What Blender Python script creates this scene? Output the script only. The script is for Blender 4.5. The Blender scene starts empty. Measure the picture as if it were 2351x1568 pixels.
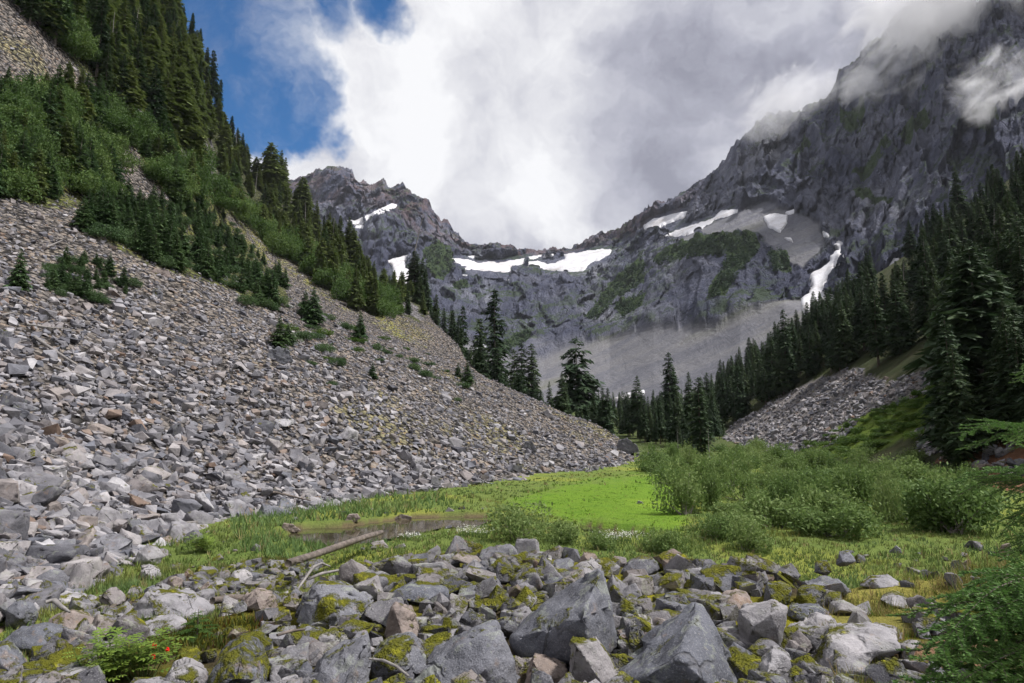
import bpy, bmesh, math, random
import numpy as np
from mathutils import Vector, Matrix, Euler
from mathutils.bvhtree import BVHTree

R = math.radians
rng = np.random.default_rng(7)
random.seed(7)
sc = bpy.context.scene
col = sc.collection

# ------------------------------------------------------------------ camera
PITCH = R(7.85)
FPX, CX, CY = 2351 * 24 / 36, 1175.5, 784.0        # photo measured on a 2351 x 1568 sheet
cam_d = bpy.data.cameras.new('camera')
cam_d.lens, cam_d.sensor_width = 24, 36
cam_d.clip_start, cam_d.clip_end = 0.1, 9000
cam = bpy.data.objects.new('camera', cam_d)
col.objects.link(cam)
cam.rotation_euler = (math.pi / 2 + PITCH, 0, 0)
sc.camera = cam

# ------------------------------------------------------------------ light and exposure
SUN_AZ, SUN_EL = R(98), R(58)       # azimuth clockwise from the view direction (+Y)
sd = bpy.data.lights.new('sun', 'SUN')
sd.energy, sd.angle, sd.color = 4.8, R(7), (1.0, 0.97, 0.94)
sun = bpy.data.objects.new('sun', sd)
col.objects.link(sun)
to_sun = Vector((math.sin(SUN_AZ) * math.cos(SUN_EL), math.cos(SUN_AZ) * math.cos(SUN_EL), math.sin(SUN_EL)))
sun.rotation_euler = to_sun.to_track_quat('Z', 'Y').to_euler()
sc.view_settings.view_transform = 'Standard'
sc.view_settings.look = 'None'
sc.view_settings.exposure = 0.25
sc.view_settings.gamma = 1.0
sc.view_settings.use_curve_mapping = False
sc.cycles.use_denoising = True
sc.cycles.use_adaptive_sampling = True
sc.cycles.adaptive_threshold = 0.03
sc.cycles.max_bounces = 5
sc.cycles.diffuse_bounces = 2
sc.cycles.glossy_bounces = 2
sc.cycles.transmission_bounces = 2
sc.cycles.transparent_max_bounces = 8
sc.cycles.volume_bounces = 2
sc.cycles.volume_step_rate = 1.0
sc.cycles.volume_max_steps = 64
sc.cycles.caustics_reflective = sc.cycles.caustics_refractive = False


def ray(px, py):
    """direction through a point of the sheet (array friendly)"""
    a = (np.asarray(px, float) - CX) / FPX
    b = (CY - np.asarray(py, float)) / FPX
    c, s = math.cos(PITCH), math.sin(PITCH)
    return np.stack([a + 0 * b, c - b * s + 0 * a, b * c + s + 0 * a], -1)


def proj(P):
    c, s = math.cos(PITCH), math.sin(PITCH)
    x, y, z = P[..., 0], P[..., 1], P[..., 2]
    f = np.maximum(y * c + z * s, 1e-3)
    return CX + FPX * x / f, CY - FPX * (z * c - y * s) / f


def at(px, py, r):
    """point on that ray at horizontal distance r"""
    d = ray(px, py)
    return d * (np.asarray(r, float) / np.hypot(d[..., 0], d[..., 1]))[..., None]


# ------------------------------------------------------------------ node helper
class NT:
    def __init__(s, tree):
        s.t = tree
        tree.nodes.clear()

    def n(s, typ, **kw):
        nd = s.t.nodes.new(typ)
        ins = kw.pop('ins', {})
        for k, v in kw.items():
            setattr(nd, k, v)
        for k, v in ins.items():
            s.set(nd.inputs[k], v)
        return nd

    def set(s, sock, v):
        if isinstance(v, bpy.types.NodeSocket):
            s.t.links.new(v, sock)
        elif isinstance(v, bpy.types.Node):
            s.t.links.new(v.outputs[0], sock)
        else:
            if sock.type == 'RGBA' and len(v) == 3:
                v = (*v, 1)
            sock.default_value = v

    def math(s, op, a, b=0.0, c=None, clamp=False):
        nd = s.n('ShaderNodeMath', operation=op, use_clamp=clamp)
        s.set(nd.inputs[0], a)
        s.set(nd.inputs[1], b)
        if c is not None:
            s.set(nd.inputs[2], c)
        return nd.outputs[0]

    def vmath(s, op, a, b=None, scale=None):
        nd = s.n('ShaderNodeVectorMath', operation=op)
        s.set(nd.inputs[0], a)
        if b is not None:
            s.set(nd.inputs[1], b)
        if scale is not None:
            s.set(nd.inputs['Scale'], scale)
        return nd.outputs['Value'] if op in ('DOT_PRODUCT', 'LENGTH') else nd.outputs[0]

    def mix(s, f, a, b, mode='MIX'):
        nd = s.n('ShaderNodeMix', data_type='RGBA', blend_type=mode)
        s.set(nd.inputs[0], f)
        s.set(nd.inputs[6], a)
        s.set(nd.inputs[7], b)
        return nd.outputs[2]

    def rng(s, v, a, b, c=0.0, d=1.0, smooth=True):
        nd = s.n('ShaderNodeMapRange', interpolation_type='SMOOTHSTEP' if smooth else 'LINEAR')
        for k, x in zip(('Value', 'From Min', 'From Max', 'To Min', 'To Max'), (v, a, b, c, d)):
            s.set(nd.inputs[k], x)
        return nd.outputs[0]

    def noise(s, vec, scale, detail=4, rough=0.55, dist=0.0, col=False):
        nd = s.n('ShaderNodeTexNoise')
        if vec is not None:
            s.set(nd.inputs['Vector'], vec)
        nd.inputs['Scale'].default_value = scale
        nd.inputs['Detail'].default_value = detail
        nd.inputs['Roughness'].default_value = rough
        nd.inputs['Distortion'].default_value = dist
        return nd.outputs['Color' if col else 'Fac']

    def ramp(s, f, stops, interp='LINEAR'):
        nd = s.n('ShaderNodeValToRGB')
        cr = nd.color_ramp
        cr.interpolation = interp
        while len(cr.elements) < len(stops):
            cr.elements.new(0.5)
        for e, (p, c) in zip(cr.elements, stops):
            e.position = p
            e.color = (*c, 1) if len(c) == 3 else c
        s.set(nd.inputs[0], f)
        return nd.outputs[0]


# ------------------------------------------------------------------ sky
world = bpy.data.worlds.new('World')
sc.world = world
world.use_nodes = True
w = NT(world.node_tree)
WS = 0.1
tc = w.n('ShaderNodeTexCoord').outputs['Generated']
sky = w.n('ShaderNodeTexSky', sky_type='NISHITA', sun_disc=False, sun_elevation=SUN_EL, sun_rotation=SUN_AZ,
          altitude=1200, air_density=1.0, dust_density=0.4, ozone_density=3.0)
blue = w.n('ShaderNodeHueSaturation', ins={'Saturation': 4.0, 'Value': 1.0, 'Color': sky.outputs[0]}).outputs[0]
warp = w.vmath('SCALE', w.vmath('SUBTRACT', w.noise(tc, 5.0, 5, 0.6, col=True), (0.5, 0.5, 0.5)), scale=0.16)
warp2 = w.vmath('SCALE', w.vmath('SUBTRACT', w.noise(tc, 22.0, 4, 0.6, col=True), (0.5, 0.5, 0.5)), scale=0.05)
dirw = w.vmath('NORMALIZE', w.vmath('ADD', w.vmath('ADD', tc, warp), warp2))


def blob(px, py, r_in, r_out, d=dirw):
    c = ray(px, py)
    c = c / np.linalg.norm(c)
    dp = w.vmath('DOT_PRODUCT', d, tuple(c))
    return w.rng(dp, math.cos(R(r_out)), math.cos(R(r_in)))


def total(lst):
    o = lst[0]
    for x in lst[1:]:
        o = w.math('MAXIMUM', o, x)
    return o


# the break in the cloud deck
gap = total([blob(510, 120, 4.5, 7.6), blob(620, 215, 3.2, 5.2), blob(460, 40, 3.0, 7.0), blob(675, 262, 2.2, 3.8), blob(600, 290, 2.0, 3.8),
             blob(590, 60, 2.0, 5.2), blob(890, 5, 0.8, 3.0), blob(760, 20, 0.6, 3.4)])
wisp = w.rng(w.noise(w.vmath('ADD', tc, warp), 6.5, 6, 0.62), 0.42, 0.74)
gap = w.math('MULTIPLY', gap, w.math('SUBTRACT', 1.0, w.math('MULTIPLY', wisp, 0.42)), clamp=True)
# shading of the deck
big = w.noise(w.vmath('ADD', tc, warp), 3.2, 6, 0.5)
fine = w.noise(dirw, 6.0, 7, 0.58)
lum = w.math('ADD', w.math('MULTIPLY', big, 0.75), w.math('MULTIPLY', fine, 0.95))
lum = w.math('SUBTRACT', lum, 0.32)
bright = w.math('MULTIPLY', total([blob(900, 170, 3, 13), blob(1180, 440, 4, 15), blob(740, 340, 1, 7)]), 0.12)
dark = w.math('MULTIPLY', total([blob(1680, 210, 5, 17)]), 0.13)
lum = w.math('SUBTRACT', w.math('ADD', lum, bright), dark)
cloud = w.ramp(lum, [(0.26, (0.20, 0.204, 0.25)), (0.38, (0.285, 0.289, 0.343)), (0.50, (0.395, 0.399, 0.445)), (0.62, (0.52, 0.522, 0.55)), (0.76, (0.65, 0.652, 0.665))])
cloud = w.vmath('SCALE', cloud, scale=1.25 / WS)
skycol = w.mix(gap, cloud, blue)
bg = w.n('ShaderNodeBackground', ins={'Color': skycol, 'Strength': WS})
w.t.links.new(bg.outputs[0], w.n('ShaderNodeOutputWorld').inputs[0])
world.cycles.sampling_method = 'MANUAL'
world.cycles.sample_map_resolution = 512


# ------------------------------------------------------------------ numeric helpers
def vnoise(P, seed=0):
    Pi = np.floor(P).astype(np.int64)
    f = P - Pi
    u = f * f * f * (f * (f * 6 - 15) + 10)
    out = np.zeros(len(P))
    for dx in (0, 1):
        for dy in (0, 1):
            for dz in (0, 1):
                h = (Pi[:, 0] + dx) * 374761393 + (Pi[:, 1] + dy) * 668265263 + (Pi[:, 2] + dz) * 1440670441 + seed * 974634777
                h = h.astype(np.uint32)
                h = (h ^ (h >> np.uint32(13))) * np.uint32(1274126177)
                h = (h ^ (h >> np.uint32(16))) * np.uint32(2246822519)
                h = h ^ (h >> np.uint32(15))
                v = h.astype(np.float64) / 4294967295.0 * 2 - 1
                wgt = (u[:, 0] if dx else 1 - u[:, 0]) * (u[:, 1] if dy else 1 - u[:, 1]) * (u[:, 2] if dz else 1 - u[:, 2])
                out += v * wgt
    return out


def fbm(P, scale, octv=4, seed=0, rough=0.5, ridged=False):
    P = np.asarray(P, float).reshape(-1, 3) * np.asarray(scale, float)
    o, a, t = np.zeros(len(P)), 1.0, 0.0
    for i in range(octv):
        n = vnoise(P + 17.3 * i, seed + i * 31)
        o += a * ((1 - 2 * np.abs(n)) if ridged else n)
        t += a
        a *= rough
        P = P * 2.03
    return o / t


def facets(P, scale, seed=0, tilt=1.0):
    """broken planes: each jittered cell is one tilted facet; returns about -1..1"""
    Q = np.asarray(P, float) * np.asarray(scale, float)
    Qi = np.floor(Q).astype(np.int64)
    best = np.full(len(Q), 9.0)
    val = np.zeros(len(Q))

    def hsh(c, k):
        h = (c[:, 0] * 73856093 + c[:, 1] * 19349663 + c[:, 2] * 83492791 + (seed * 7 + k) * 2654435761).astype(np.uint32)
        h = (h ^ (h >> np.uint32(15))) * np.uint32(2246822519)
        h = (h ^ (h >> np.uint32(13))) * np.uint32(3266489917)
        h = h ^ (h >> np.uint32(16))
        return h.astype(float) / 4294967295.0
    for dx in (-1, 0, 1):
        for dy in (-1, 0, 1):
            for dz in (-1, 0, 1):
                c = Qi + np.array([dx, dy, dz])
                ctr = c + np.stack([hsh(c, 1), hsh(c, 2), hsh(c, 3)], -1)
                dv = Q - ctr
                d2 = (dv * dv).sum(1)
                g = np.stack([hsh(c, 4), hsh(c, 5), hsh(c, 6)], -1) * 2 - 1
                v = (hsh(c, 7) * 2 - 1) * 0.6 + tilt * (g * dv).sum(1)
                k = d2 < best
                best[k] = d2[k]
                val[k] = v[k]
    return val


def sstep(a, b, x):
    t = np.clip((x - a) / (b - a), 0, 1)
    return t * t * (3 - 2 * t)


def inpoly(poly, x, y):
    poly = np.asarray(poly, float)
    ins = np.zeros(np.shape(x), bool)
    x0, y0 = poly[-1]
    for x1, y1 in poly:
        if y1 != y0:
            c = ((y1 > y) != (y0 > y)) & (x < (x0 - x1) * (y - y1) / (y0 - y1) + x1)
            ins ^= c
        x0, y0 = x1, y1
    return ins


def softpoly(poly, x, y, P, edge=14.0, scale=0.05, seed=3):
    """inside test with a ragged border"""
    j = fbm(P, scale, 3, seed) * edge
    k = fbm(P, scale, 3, seed + 9) * edge
    return inpoly(poly, x + j, y + k)


def link(o, parent=None):
    col.objects.link(o)
    if parent is not None:
        o.parent = parent
    return o


def mesh_np(name, V, F, mat=None, smooth=False, color=None, attrs=None, mats=None, fmat=None):
    me = bpy.data.meshes.new(name)
    V = np.ascontiguousarray(V, np.float32)
    F = np.ascontiguousarray(F, np.int32)
    k = F.shape[1]
    me.vertices.add(len(V))
    me.vertices.foreach_set('co', V.ravel())
    me.loops.add(F.size)
    me.loops.foreach_set('vertex_index', F.ravel())
    me.polygons.add(len(F))
    me.polygons.foreach_set('loop_start', np.arange(0, F.size, k, dtype=np.int32))
    if smooth:
        me.polygons.foreach_set('use_smooth', np.ones(len(F), bool))
    for m in ([mat] if mat else (mats or [])):
        me.materials.append(m)
    if fmat is not None:
        me.polygons.foreach_set('material_index', np.ascontiguousarray(fmat, np.int32))
    me.update(calc_edges=True)
    if not smooth:
        me.shade_flat()
    if color is not None:
        a = me.color_attributes.new('Col', 'FLOAT_COLOR', 'POINT')
        c = np.ones((len(V), 4), np.float32)
        c[:, :3] = color
        a.data.foreach_set('color', c.ravel())
    for k2, v in (attrs or {}).items():
        a = me.attributes.new(k2, 'FLOAT', 'POINT')
        a.data.foreach_set('value', np.ascontiguousarray(v, np.float32))
    return me


def obj(name, me, parent=None, label=None, cat=None, group=None, kind=None, loc=None):
    o = bpy.data.objects.new(name, me)
    link(o, parent)
    if label:
        o['label'] = label
    if cat:
        o['category'] = cat
    if group:
        o['group'] = group
    if kind:
        o['kind'] = kind
    if loc is not None:
        o.location = loc
    return o


def grid_faces(nu, nv):
    i = np.arange(nu - 1)[:, None] * nv + np.arange(nv - 1)[None, :]
    i = i.ravel()
    return np.stack([i, i + nv, i + nv + 1, i + 1], 1)


def bvh(V, F):
    return BVHTree.FromPolygons([tuple(v) for v in V.tolist()], F.tolist(), all_triangles=False)


def hit(trees, px, py):
    d = Vector(ray(px, py)).normalized()
    best = None
    for t in trees:
        h = t.ray_cast(Vector((0, 0, 0)), d, 6000)
        if h[0] is not None and (best is None or h[3] < best[3]):
            best = h
    return best


# ------------------------------------------------------------------ materials
def mat_new(name):
    m = bpy.data.materials.new(name)
    m.use_nodes = True
    return m, NT(m.node_tree)


def finish(t, colr, rough=0.85, bump=None, strength=0.5, dist=0.1, spec=0.3, normal=None, sub=None):
    p = t.n('ShaderNodeBsdfPrincipled', ins={'Base Color': colr, 'Roughness': rough, 'Specular IOR Level': spec})
    if bump is not None:
        b = t.n('ShaderNodeBump', ins={'Strength': strength, 'Distance': dist, 'Height': bump})
        t.set(p.inputs['Normal'], b)
    out = t.n('ShaderNodeOutputMaterial')
    if sub:
        tr = t.n('ShaderNodeBsdfTranslucent', ins={'Color': colr})
        mx = t.n('ShaderNodeMixShader', ins={0: sub})
        t.t.links.new(p.outputs[0], mx.inputs[1])
        t.t.links.new(tr.outputs[0], mx.inputs[2])
        t.t.links.new(mx.outputs[0], out.inputs[0])
    else:
        t.t.links.new(p.outputs[0], out.inputs[0])
    return p


COOL = (0.985, 0.985, 1.03)


def rock_mat(name, tones, moss=0.0, lichen=0.25, scale=1.0, fine=True, speck=0.35, mosscol=((0.155, 0.150, 0.012), (0.065, 0.072, 0.010))):
    """grey broken rock; tones: stops of the stone colour; moss: share of upward faces grown over"""
    m, t = mat_new(name)
    geo = t.n('ShaderNodeNewGeometry')
    oi = t.n('ShaderNodeObjectInfo')
    pos = geo.outputs['Position']
    off = t.vmath('SCALE', oi.outputs['Location'], scale=0.37)
    vec = t.vmath('SCALE', t.vmath('ADD', pos, off), scale=scale)
    rnd = t.math('FRACT', t.math('ADD', t.math('MULTIPLY', geo.outputs['Random Per Island'], 7.31), oi.outputs['Random']))
    base = t.ramp(rnd, [(p_, tuple(v_ * k_ for v_, k_ in zip(c_, COOL))) for p_, c_ in tones])
    n1 = t.noise(vec, 1.6, 5, 0.62)
    base = t.mix(1.0, base, t.ramp(n1, [(0.28, (0.55, 0.54, 0.55)), (0.5, (0.98, 0.98, 0.98)), (0.72, (1.4, 1.38, 1.36))]), 'MULTIPLY')
    n2 = t.noise(vec, 9.0, 4, 0.7)
    hgt = t.math('ADD', t.math('MULTIPLY', n1, 0.5), t.math('MULTIPLY', n2, 0.35))
    if fine:
        n3 = t.noise(vec, 46.0, 3, 0.7)
        base = t.mix(t.math('MULTIPLY', t.rng(n3, 0.56, 0.70), speck), base, (0.075, 0.073, 0.075))
        base = t.mix(t.math('MULTIPLY', t.rng(n3, 0.46, 0.32), speck * 0.7), base, (0.55, 0.54, 0.53))
        nl = t.noise(vec, 3.1, 5, 0.7)
        base = t.mix(t.math('MULTIPLY', t.rng(nl, 0.56, 0.62), lichen), base, (0.36, 0.39, 0.29))
        vo = t.n('ShaderNodeTexVoronoi', feature='DISTANCE_TO_EDGE', ins={'Vector': t.vmath('ADD', vec, t.vmath('SCALE', t.noise(vec, 2.0, 3, 0.6, col=True), scale=0.4)), 'Scale': 0.9})
        crack = t.rng(vo.outputs[0], 0.0, 0.03, 1.0, 0.0)
        crack = t.math('MULTIPLY', crack, t.rng(t.noise(vec, 1.1, 2), 0.52, 0.64))
        base = t.mix(t.math('MULTIPLY', crack, 0.4), base, (0.06, 0.055, 0.05))
        # iron staining, dark crust
        base = t.mix(t.math('MULTIPLY', t.rng(t.noise(vec, 2.3, 4, 0.65), 0.60, 0.74), 0.5), base, (0.24, 0.15, 0.085))
        base = t.mix(t.math('MULTIPLY', t.rng(t.noise(vec, 5.3, 5, 0.75), 0.57, 0.66), 0.55 * speck + 0.15), base, (0.07, 0.066, 0.064))
        hgt = t.math('SUBTRACT', t.math('ADD', hgt, t.math('MULTIPLY', n3, 0.12)), t.math('MULTIPLY', crack, 0.35))
    if moss:
        nz = t.n('ShaderNodeSeparateXYZ', ins={0: geo.outputs['Normal']}).outputs[2]
        mm = t.math('ADD', t.noise(vec, 1.4, 5, 0.68), t.math('MULTIPLY', nz, 0.10))
        mm = t.math('ADD', mm, t.math('MULTIPLY', t.math('SUBTRACT', t.noise(vec, 11.0, 4, 0.75), 0.5), 0.22))
        mask = t.rng(mm, 0.69 - 0.30 * moss, 0.79 - 0.30 * moss)
        mc = t.mix(t.noise(vec, 14.0, 3, 0.6), mosscol[0], mosscol[1])
        mc = t.mix(t.rng(t.noise(vec, 5.0, 2), 0.55, 0.75), mc, (0.28, 0.27, 0.02))
        base = t.mix(mask, base, mc)
        hgt = t.math('ADD', hgt, t.math('MULTIPLY', mask, t.noise(vec, 30.0, 2)))
    finish(t, base, 0.9, hgt, 1.0, 0.09 / scale, spec=0.2)
    return m


GREYS = [(0.0, (0.085, 0.085, 0.095)), (0.2, (0.19, 0.184, 0.19)), (0.4, (0.275, 0.264, 0.266)), (0.56, (0.135, 0.14, 0.158)),
         (0.72, (0.24, 0.213, 0.198)), (0.92, (0.39, 0.38, 0.38)), (0.975, (0.225, 0.185, 0.155)), (1.0, (0.19, 0.13, 0.095))]
TALG = [(p_, tuple(v_ * 0.95 for v_ in c_)) for p_, c_ in GREYS]
M_talus = rock_mat('talus_stone', TALG, moss=0.0, fine=False, scale=0.9)
M_talus_near = rock_mat('talus_stone_near', TALG, moss=0.12, lichen=0.15, scale=1.2, speck=0.2)
PALE = [(0.0, (0.24, 0.232, 0.238)), (0.5, (0.31, 0.297, 0.293)), (1.0, (0.275, 0.258, 0.25))]
MIDG = [(0.0, (0.105, 0.11, 0.125)), (0.5, (0.165, 0.166, 0.178)), (1.0, (0.13, 0.128, 0.135))]
BRWN = [(0.0, (0.22, 0.18, 0.15)), (0.5, (0.26, 0.215, 0.19)), (1.0, (0.20, 0.16, 0.13))]
M_pale = rock_mat('pale_stone', PALE, moss=0.28, lichen=0.1, scale=1.5, speck=0.3)
M_mid = rock_mat('grey_stone', MIDG, moss=0.36, lichen=0.35, scale=1.5, speck=0.45)
M_clean = rock_mat('bare_grey_stone', MIDG, moss=0.10, lichen=0.25, scale=1.5, speck=0.35)
M_mossy = rock_mat('mossy_stone', MIDG, moss=0.72, lichen=0.35, scale=1.5, speck=0.45)
M_brown = rock_mat('brown_stone', BRWN, moss=0.30, lichen=0.1, scale=1.5, speck=0.3)
DARKG = [(p_, tuple(v_ * 0.74 for v_ in c_)) for p_, c_ in GREYS]
M_field = rock_mat('field_stone', DARKG, moss=0.46, lichen=0.3, scale=1.6, speck=0.35)


def terrain_mat(name, rough_scale=1.0, bumpd=0.15, cells=0.0):
    """colour of each area from the ground itself, broken up by grain"""
    m, t = mat_new(name)
    geo = t.n('ShaderNodeNewGeometry')
    vec = t.vmath('SCALE', geo.outputs['Position'], scale=rough_scale)
    c = t.n('ShaderNodeVertexColor', layer_name='Col').outputs[0]
    n1 = t.noise(vec, 2.2, 6, 0.68)
    n2 = t.noise(vec, 13.0, 4, 0.7)
    k = t.math('ADD', t.math('MULTIPLY', n1, 0.9), t.math('MULTIPLY', n2, 0.9))
    c = t.mix(1.0, c, t.ramp(k, [(0.0, (0.35, 0.35, 0.35)), (0.45, (0.62, 0.62, 0.62)), (0.62, (1.1, 1.1, 1.1)), (1.0, (1.7, 1.65, 1.55))]), 'MULTIPLY')
    hh = t.math('ADD', n1, n2)
    if cells:
        vo = t.n('ShaderNodeTexVoronoi', ins={'Vector': t.vmath('ADD', geo.outputs['Position'], t.vmath('SCALE', t.noise(vec, 3.0, 2, col=True), scale=0.3)), 'Scale': cells})
        sep = t.n('ShaderNodeSeparateColor', ins={0: vo.outputs['Color']})
        stn = t.ramp(sep.outputs[0], [(0.0, (0.45, 0.45, 0.47)), (0.35, (0.9, 0.89, 0.9)), (0.6, (1.3, 1.27, 1.25)), (0.85, (1.75, 1.7, 1.68)), (1.0, (1.3, 1.05, 0.85))])
        c = t.mix(1.0, c, stn, 'MULTIPLY')
        c = t.mix(t.rng(vo.outputs['Distance'], 0.42, 0.72), c, (0.035, 0.032, 0.03))
        hh = t.math('ADD', t.math('MULTIPLY', hh, 0.4), t.math('ADD', t.math('MULTIPLY', vo.outputs['Distance'], -2.2), sep.outputs[1]))
    finish(t, c, 0.95, hh, 1.0, bumpd, spec=0.1)
    return m


M_ground = terrain_mat('ground', 1.0, 0.10)
M_scree = terrain_mat('scree_ground', 0.8, 0.30, 2.1)
M_forestfloor = terrain_mat('forest_floor', 0.8, 0.30)


def mountain_mat():
    m, t = mat_new('mountain_rock')
    geo = t.n('ShaderNodeNewGeometry')
    pos = geo.outputs['Position']
    A = lambda n: t.n('ShaderNodeAttribute', attribute_name=n).outputs['Fac']
    scree, veg, rust = A('scree'), A('veg'), A('rust')
    n1 = t.noise(t.vmath('MULTIPLY', pos, (0.012, 0.004, 0.004)), 1.0, 9, 0.68, 0.5)
    n2 = t.noise(t.vmath('MULTIPLY', pos, (0.075, 0.025, 0.022)), 1.0, 7, 0.72, 0.6)
    rock = t.ramp(n1, [(0.30, (0.044, 0.049, 0.082)), (0.45, (0.086, 0.093, 0.138)), (0.58, (0.150, 0.157, 0.202)), (0.72, (0.280, 0.287, 0.318))])
    rock = t.mix(1.0, rock, t.ramp(n2, [(0.3, (0.55, 0.55, 0.57)), (0.5, (1, 1, 1)), (0.7, (1.45, 1.43, 1.4))]), 'MULTIPLY')
    jv = t.vmath('ADD', t.vmath('MULTIPLY', pos, (0.045, 0.015, 0.017)), t.vmath('SCALE', t.noise(t.vmath('SCALE', pos, scale=0.02), 1.0, 4, 0.6, col=True), scale=0.9))
    jt = t.n('ShaderNodeTexVoronoi', feature='DISTANCE_TO_EDGE', ins={'Vector': jv, 'Scale': 1.0}).outputs[0]
    jt2 = t.n('ShaderNodeTexVoronoi', feature='DISTANCE_TO_EDGE', ins={'Vector': jv, 'Scale': 3.1}).outputs[0]
    joint = t.math('MULTIPLY', t.math('ADD', t.rng(jt, 0.0, 0.07, 1.0, 0.0), t.math('MULTIPLY', t.rng(jt2, 0.0, 0.09, 1.0, 0.0), 0.6)), t.rng(n2, 0.40, 0.60), clamp=True)
    rock = t.mix(t.math('MULTIPLY', joint, 0.55), rock, (0.035, 0.034, 0.042))
    rock = t.mix(t.math('MULTIPLY', t.math('MULTIPLY', rust, 0.45), t.rng(t.noise(t.vmath('SCALE', pos, scale=0.02), 1.0, 5, 0.65), 0.42, 0.6)), rock, (0.20, 0.115, 0.085))
    v2 = t.noise(t.vmath('SCALE', pos, scale=0.05), 1.0, 6, 0.7)
    v1 = t.noise(t.vmath('SCALE', pos, scale=0.008), 1.0, 3, 0.6)
    nz = t.n('ShaderNodeSeparateXYZ', ins={0: geo.outputs['Normal']}).outputs[2]
    grow = t.math('MULTIPLY', t.rng(t.math('ADD', v2, t.math('MULTIPLY', nz, 0.16)), 0.60, 0.67), t.rng(v1, 0.44, 0.56))
    rock = t.mix(t.math('MULTIPLY', grow, 0.8), rock, (0.055, 0.08, 0.04))
    s1 = t.noise(t.vmath('SCALE', pos, scale=0.30), 1.0, 5, 0.75)
    s2 = t.noise(t.n('ShaderNodeVectorRotate', rotation_type='Z_AXIS', ins={'Vector': t.vmath('MULTIPLY', t.n('ShaderNodeVectorRotate', rotation_type='Y_AXIS', ins={'Vector': pos, 'Angle': 0.45}).outputs[0], (0.006, 0.006, 0.055)), 'Angle': 0.0}).outputs[0], 1.0, 7, 0.64, 0.4)
    sc_ = t.ramp(s2, [(0.3, (0.098, 0.096, 0.104)), (0.45, (0.142, 0.138, 0.142)), (0.56, (0.182, 0.173, 0.163)), (0.66, (0.150, 0.146, 0.115)), (0.78, (0.118, 0.124, 0.082))])
    sc_ = t.mix(1.0, sc_, t.ramp(s1, [(0.25, (0.7, 0.7, 0.7)), (0.5, (1, 1, 1)), (0.75, (1.35, 1.35, 1.35))]), 'MULTIPLY')
    sc_ = t.mix(1.0, sc_, (0.94, 0.97, 1.06), 'MULTIPLY')
    c = t.mix(scree, rock, sc_)
    c = t.mix(t.math('MULTIPLY', veg, t.rng(v2, 0.30, 0.46)), c, t.mix(v2, (0.026, 0.045, 0.018), (0.062, 0.095, 0.032)))
    h = t.math('ADD', t.math('SUBTRACT', t.math('MULTIPLY', n1, 1.2), t.math('MULTIPLY', joint, t.math('MULTIPLY_ADD', scree, -0.4, 0.4))), t.math('ADD', t.math('MULTIPLY', n2, 1.1), t.math('MULTIPLY', s1, t.math('MULTIPLY_ADD', scree, -0.44, 0.5))))
    h = t.math('MULTIPLY', h, t.math('MULTIPLY_ADD', scree, -0.82, 1.0))
    finish(t, c, 0.95, h, 1.0, 8.0, spec=0.1)
    return m


M_mtn = mountain_mat()

m, t = mat_new('old_snow')
geo = t.n('ShaderNodeNewGeometry')
sn = t.noise(t.vmath('MULTIPLY', geo.outputs['Position'], (0.06, 0.06, 0.02)), 1.0, 6, 0.7)
sn2 = t.noise(t.vmath('MULTIPLY', geo.outputs['Position'], (0.012, 0.012, 0.05)), 1.0, 7, 0.72)
snc = t.mix(t.rng(sn2, 0.50, 0.68), t.ramp(sn, [(0.3, (0.50, 0.485, 0.49)), (0.5, (0.63, 0.625, 0.645)), (0.7, (0.70, 0.70, 0.725))]), (0.42, 0.385, 0.36))
finish(t, snc, 0.8, t.math('ADD', sn, sn2), 0.7, 4.0, spec=0.1)
M_snow = m


def leaf_mat(name, stops, sub=0.25, tint=0.25):
    m, t = mat_new(name)
    geo = t.n('ShaderNodeNewGeometry')
    oi = t.n('ShaderNodeObjectInfo')
    rnd = t.math('ADD', t.math('MULTIPLY', geo.outputs['Random Per Island'], 0.5), t.math('MULTIPLY', oi.outputs['Random'], 0.5))
    c = t.ramp(rnd, stops)
    finish(t, c, 0.65, spec=0.25, sub=sub)
    return m


M_fir = leaf_mat('fir_needles', [(0.0, (0.026, 0.052, 0.026)), (0.5, (0.048, 0.082, 0.036)), (1.0, (0.090, 0.125, 0.048))], 0.22)
M_olive = leaf_mat('olive_needles', [(0.0, (0.070, 0.100, 0.032)), (0.5, (0.115, 0.155, 0.045)), (1.0, (0.165, 0.200, 0.062))], 0.25)
M_young = leaf_mat('young_needles', [(0.0, (0.038, 0.078, 0.030)), (0.5, (0.065, 0.118, 0.042)), (1.0, (0.105, 0.160, 0.058))], 0.25)
M_brush = leaf_mat('brush_leaves', [(0.0, (0.050, 0.098, 0.026)), (0.5, (0.086, 0.150, 0.037)), (1.0, (0.150, 0.215, 0.058))], 0.33)
M_willow = leaf_mat('willow_leaves', [(0.0, (0.082, 0.145, 0.040)), (0.5, (0.155, 0.232, 0.068)), (1.0, (0.270, 0.335, 0.125))], 0.4)
M_juniper = leaf_mat('low_shrub_leaves', [(0.0, (0.040, 0.090, 0.012)), (0.5, (0.075, 0.140, 0.020)), (1.0, (0.120, 0.180, 0.030))], 0.2)
M_bough = leaf_mat('bough_needles', [(0.0, (0.045, 0.105, 0.022)), (0.5, (0.092, 0.180, 0.040)), (1.0, (0.220, 0.330, 0.090))], 0.3)
M_elder = leaf_mat('elder_leaves', [(0.0, (0.110, 0.180, 0.028)), (0.5, (0.180, 0.270, 0.042)), (1.0, (0.290, 0.360, 0.070))], 0.35)


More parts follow.
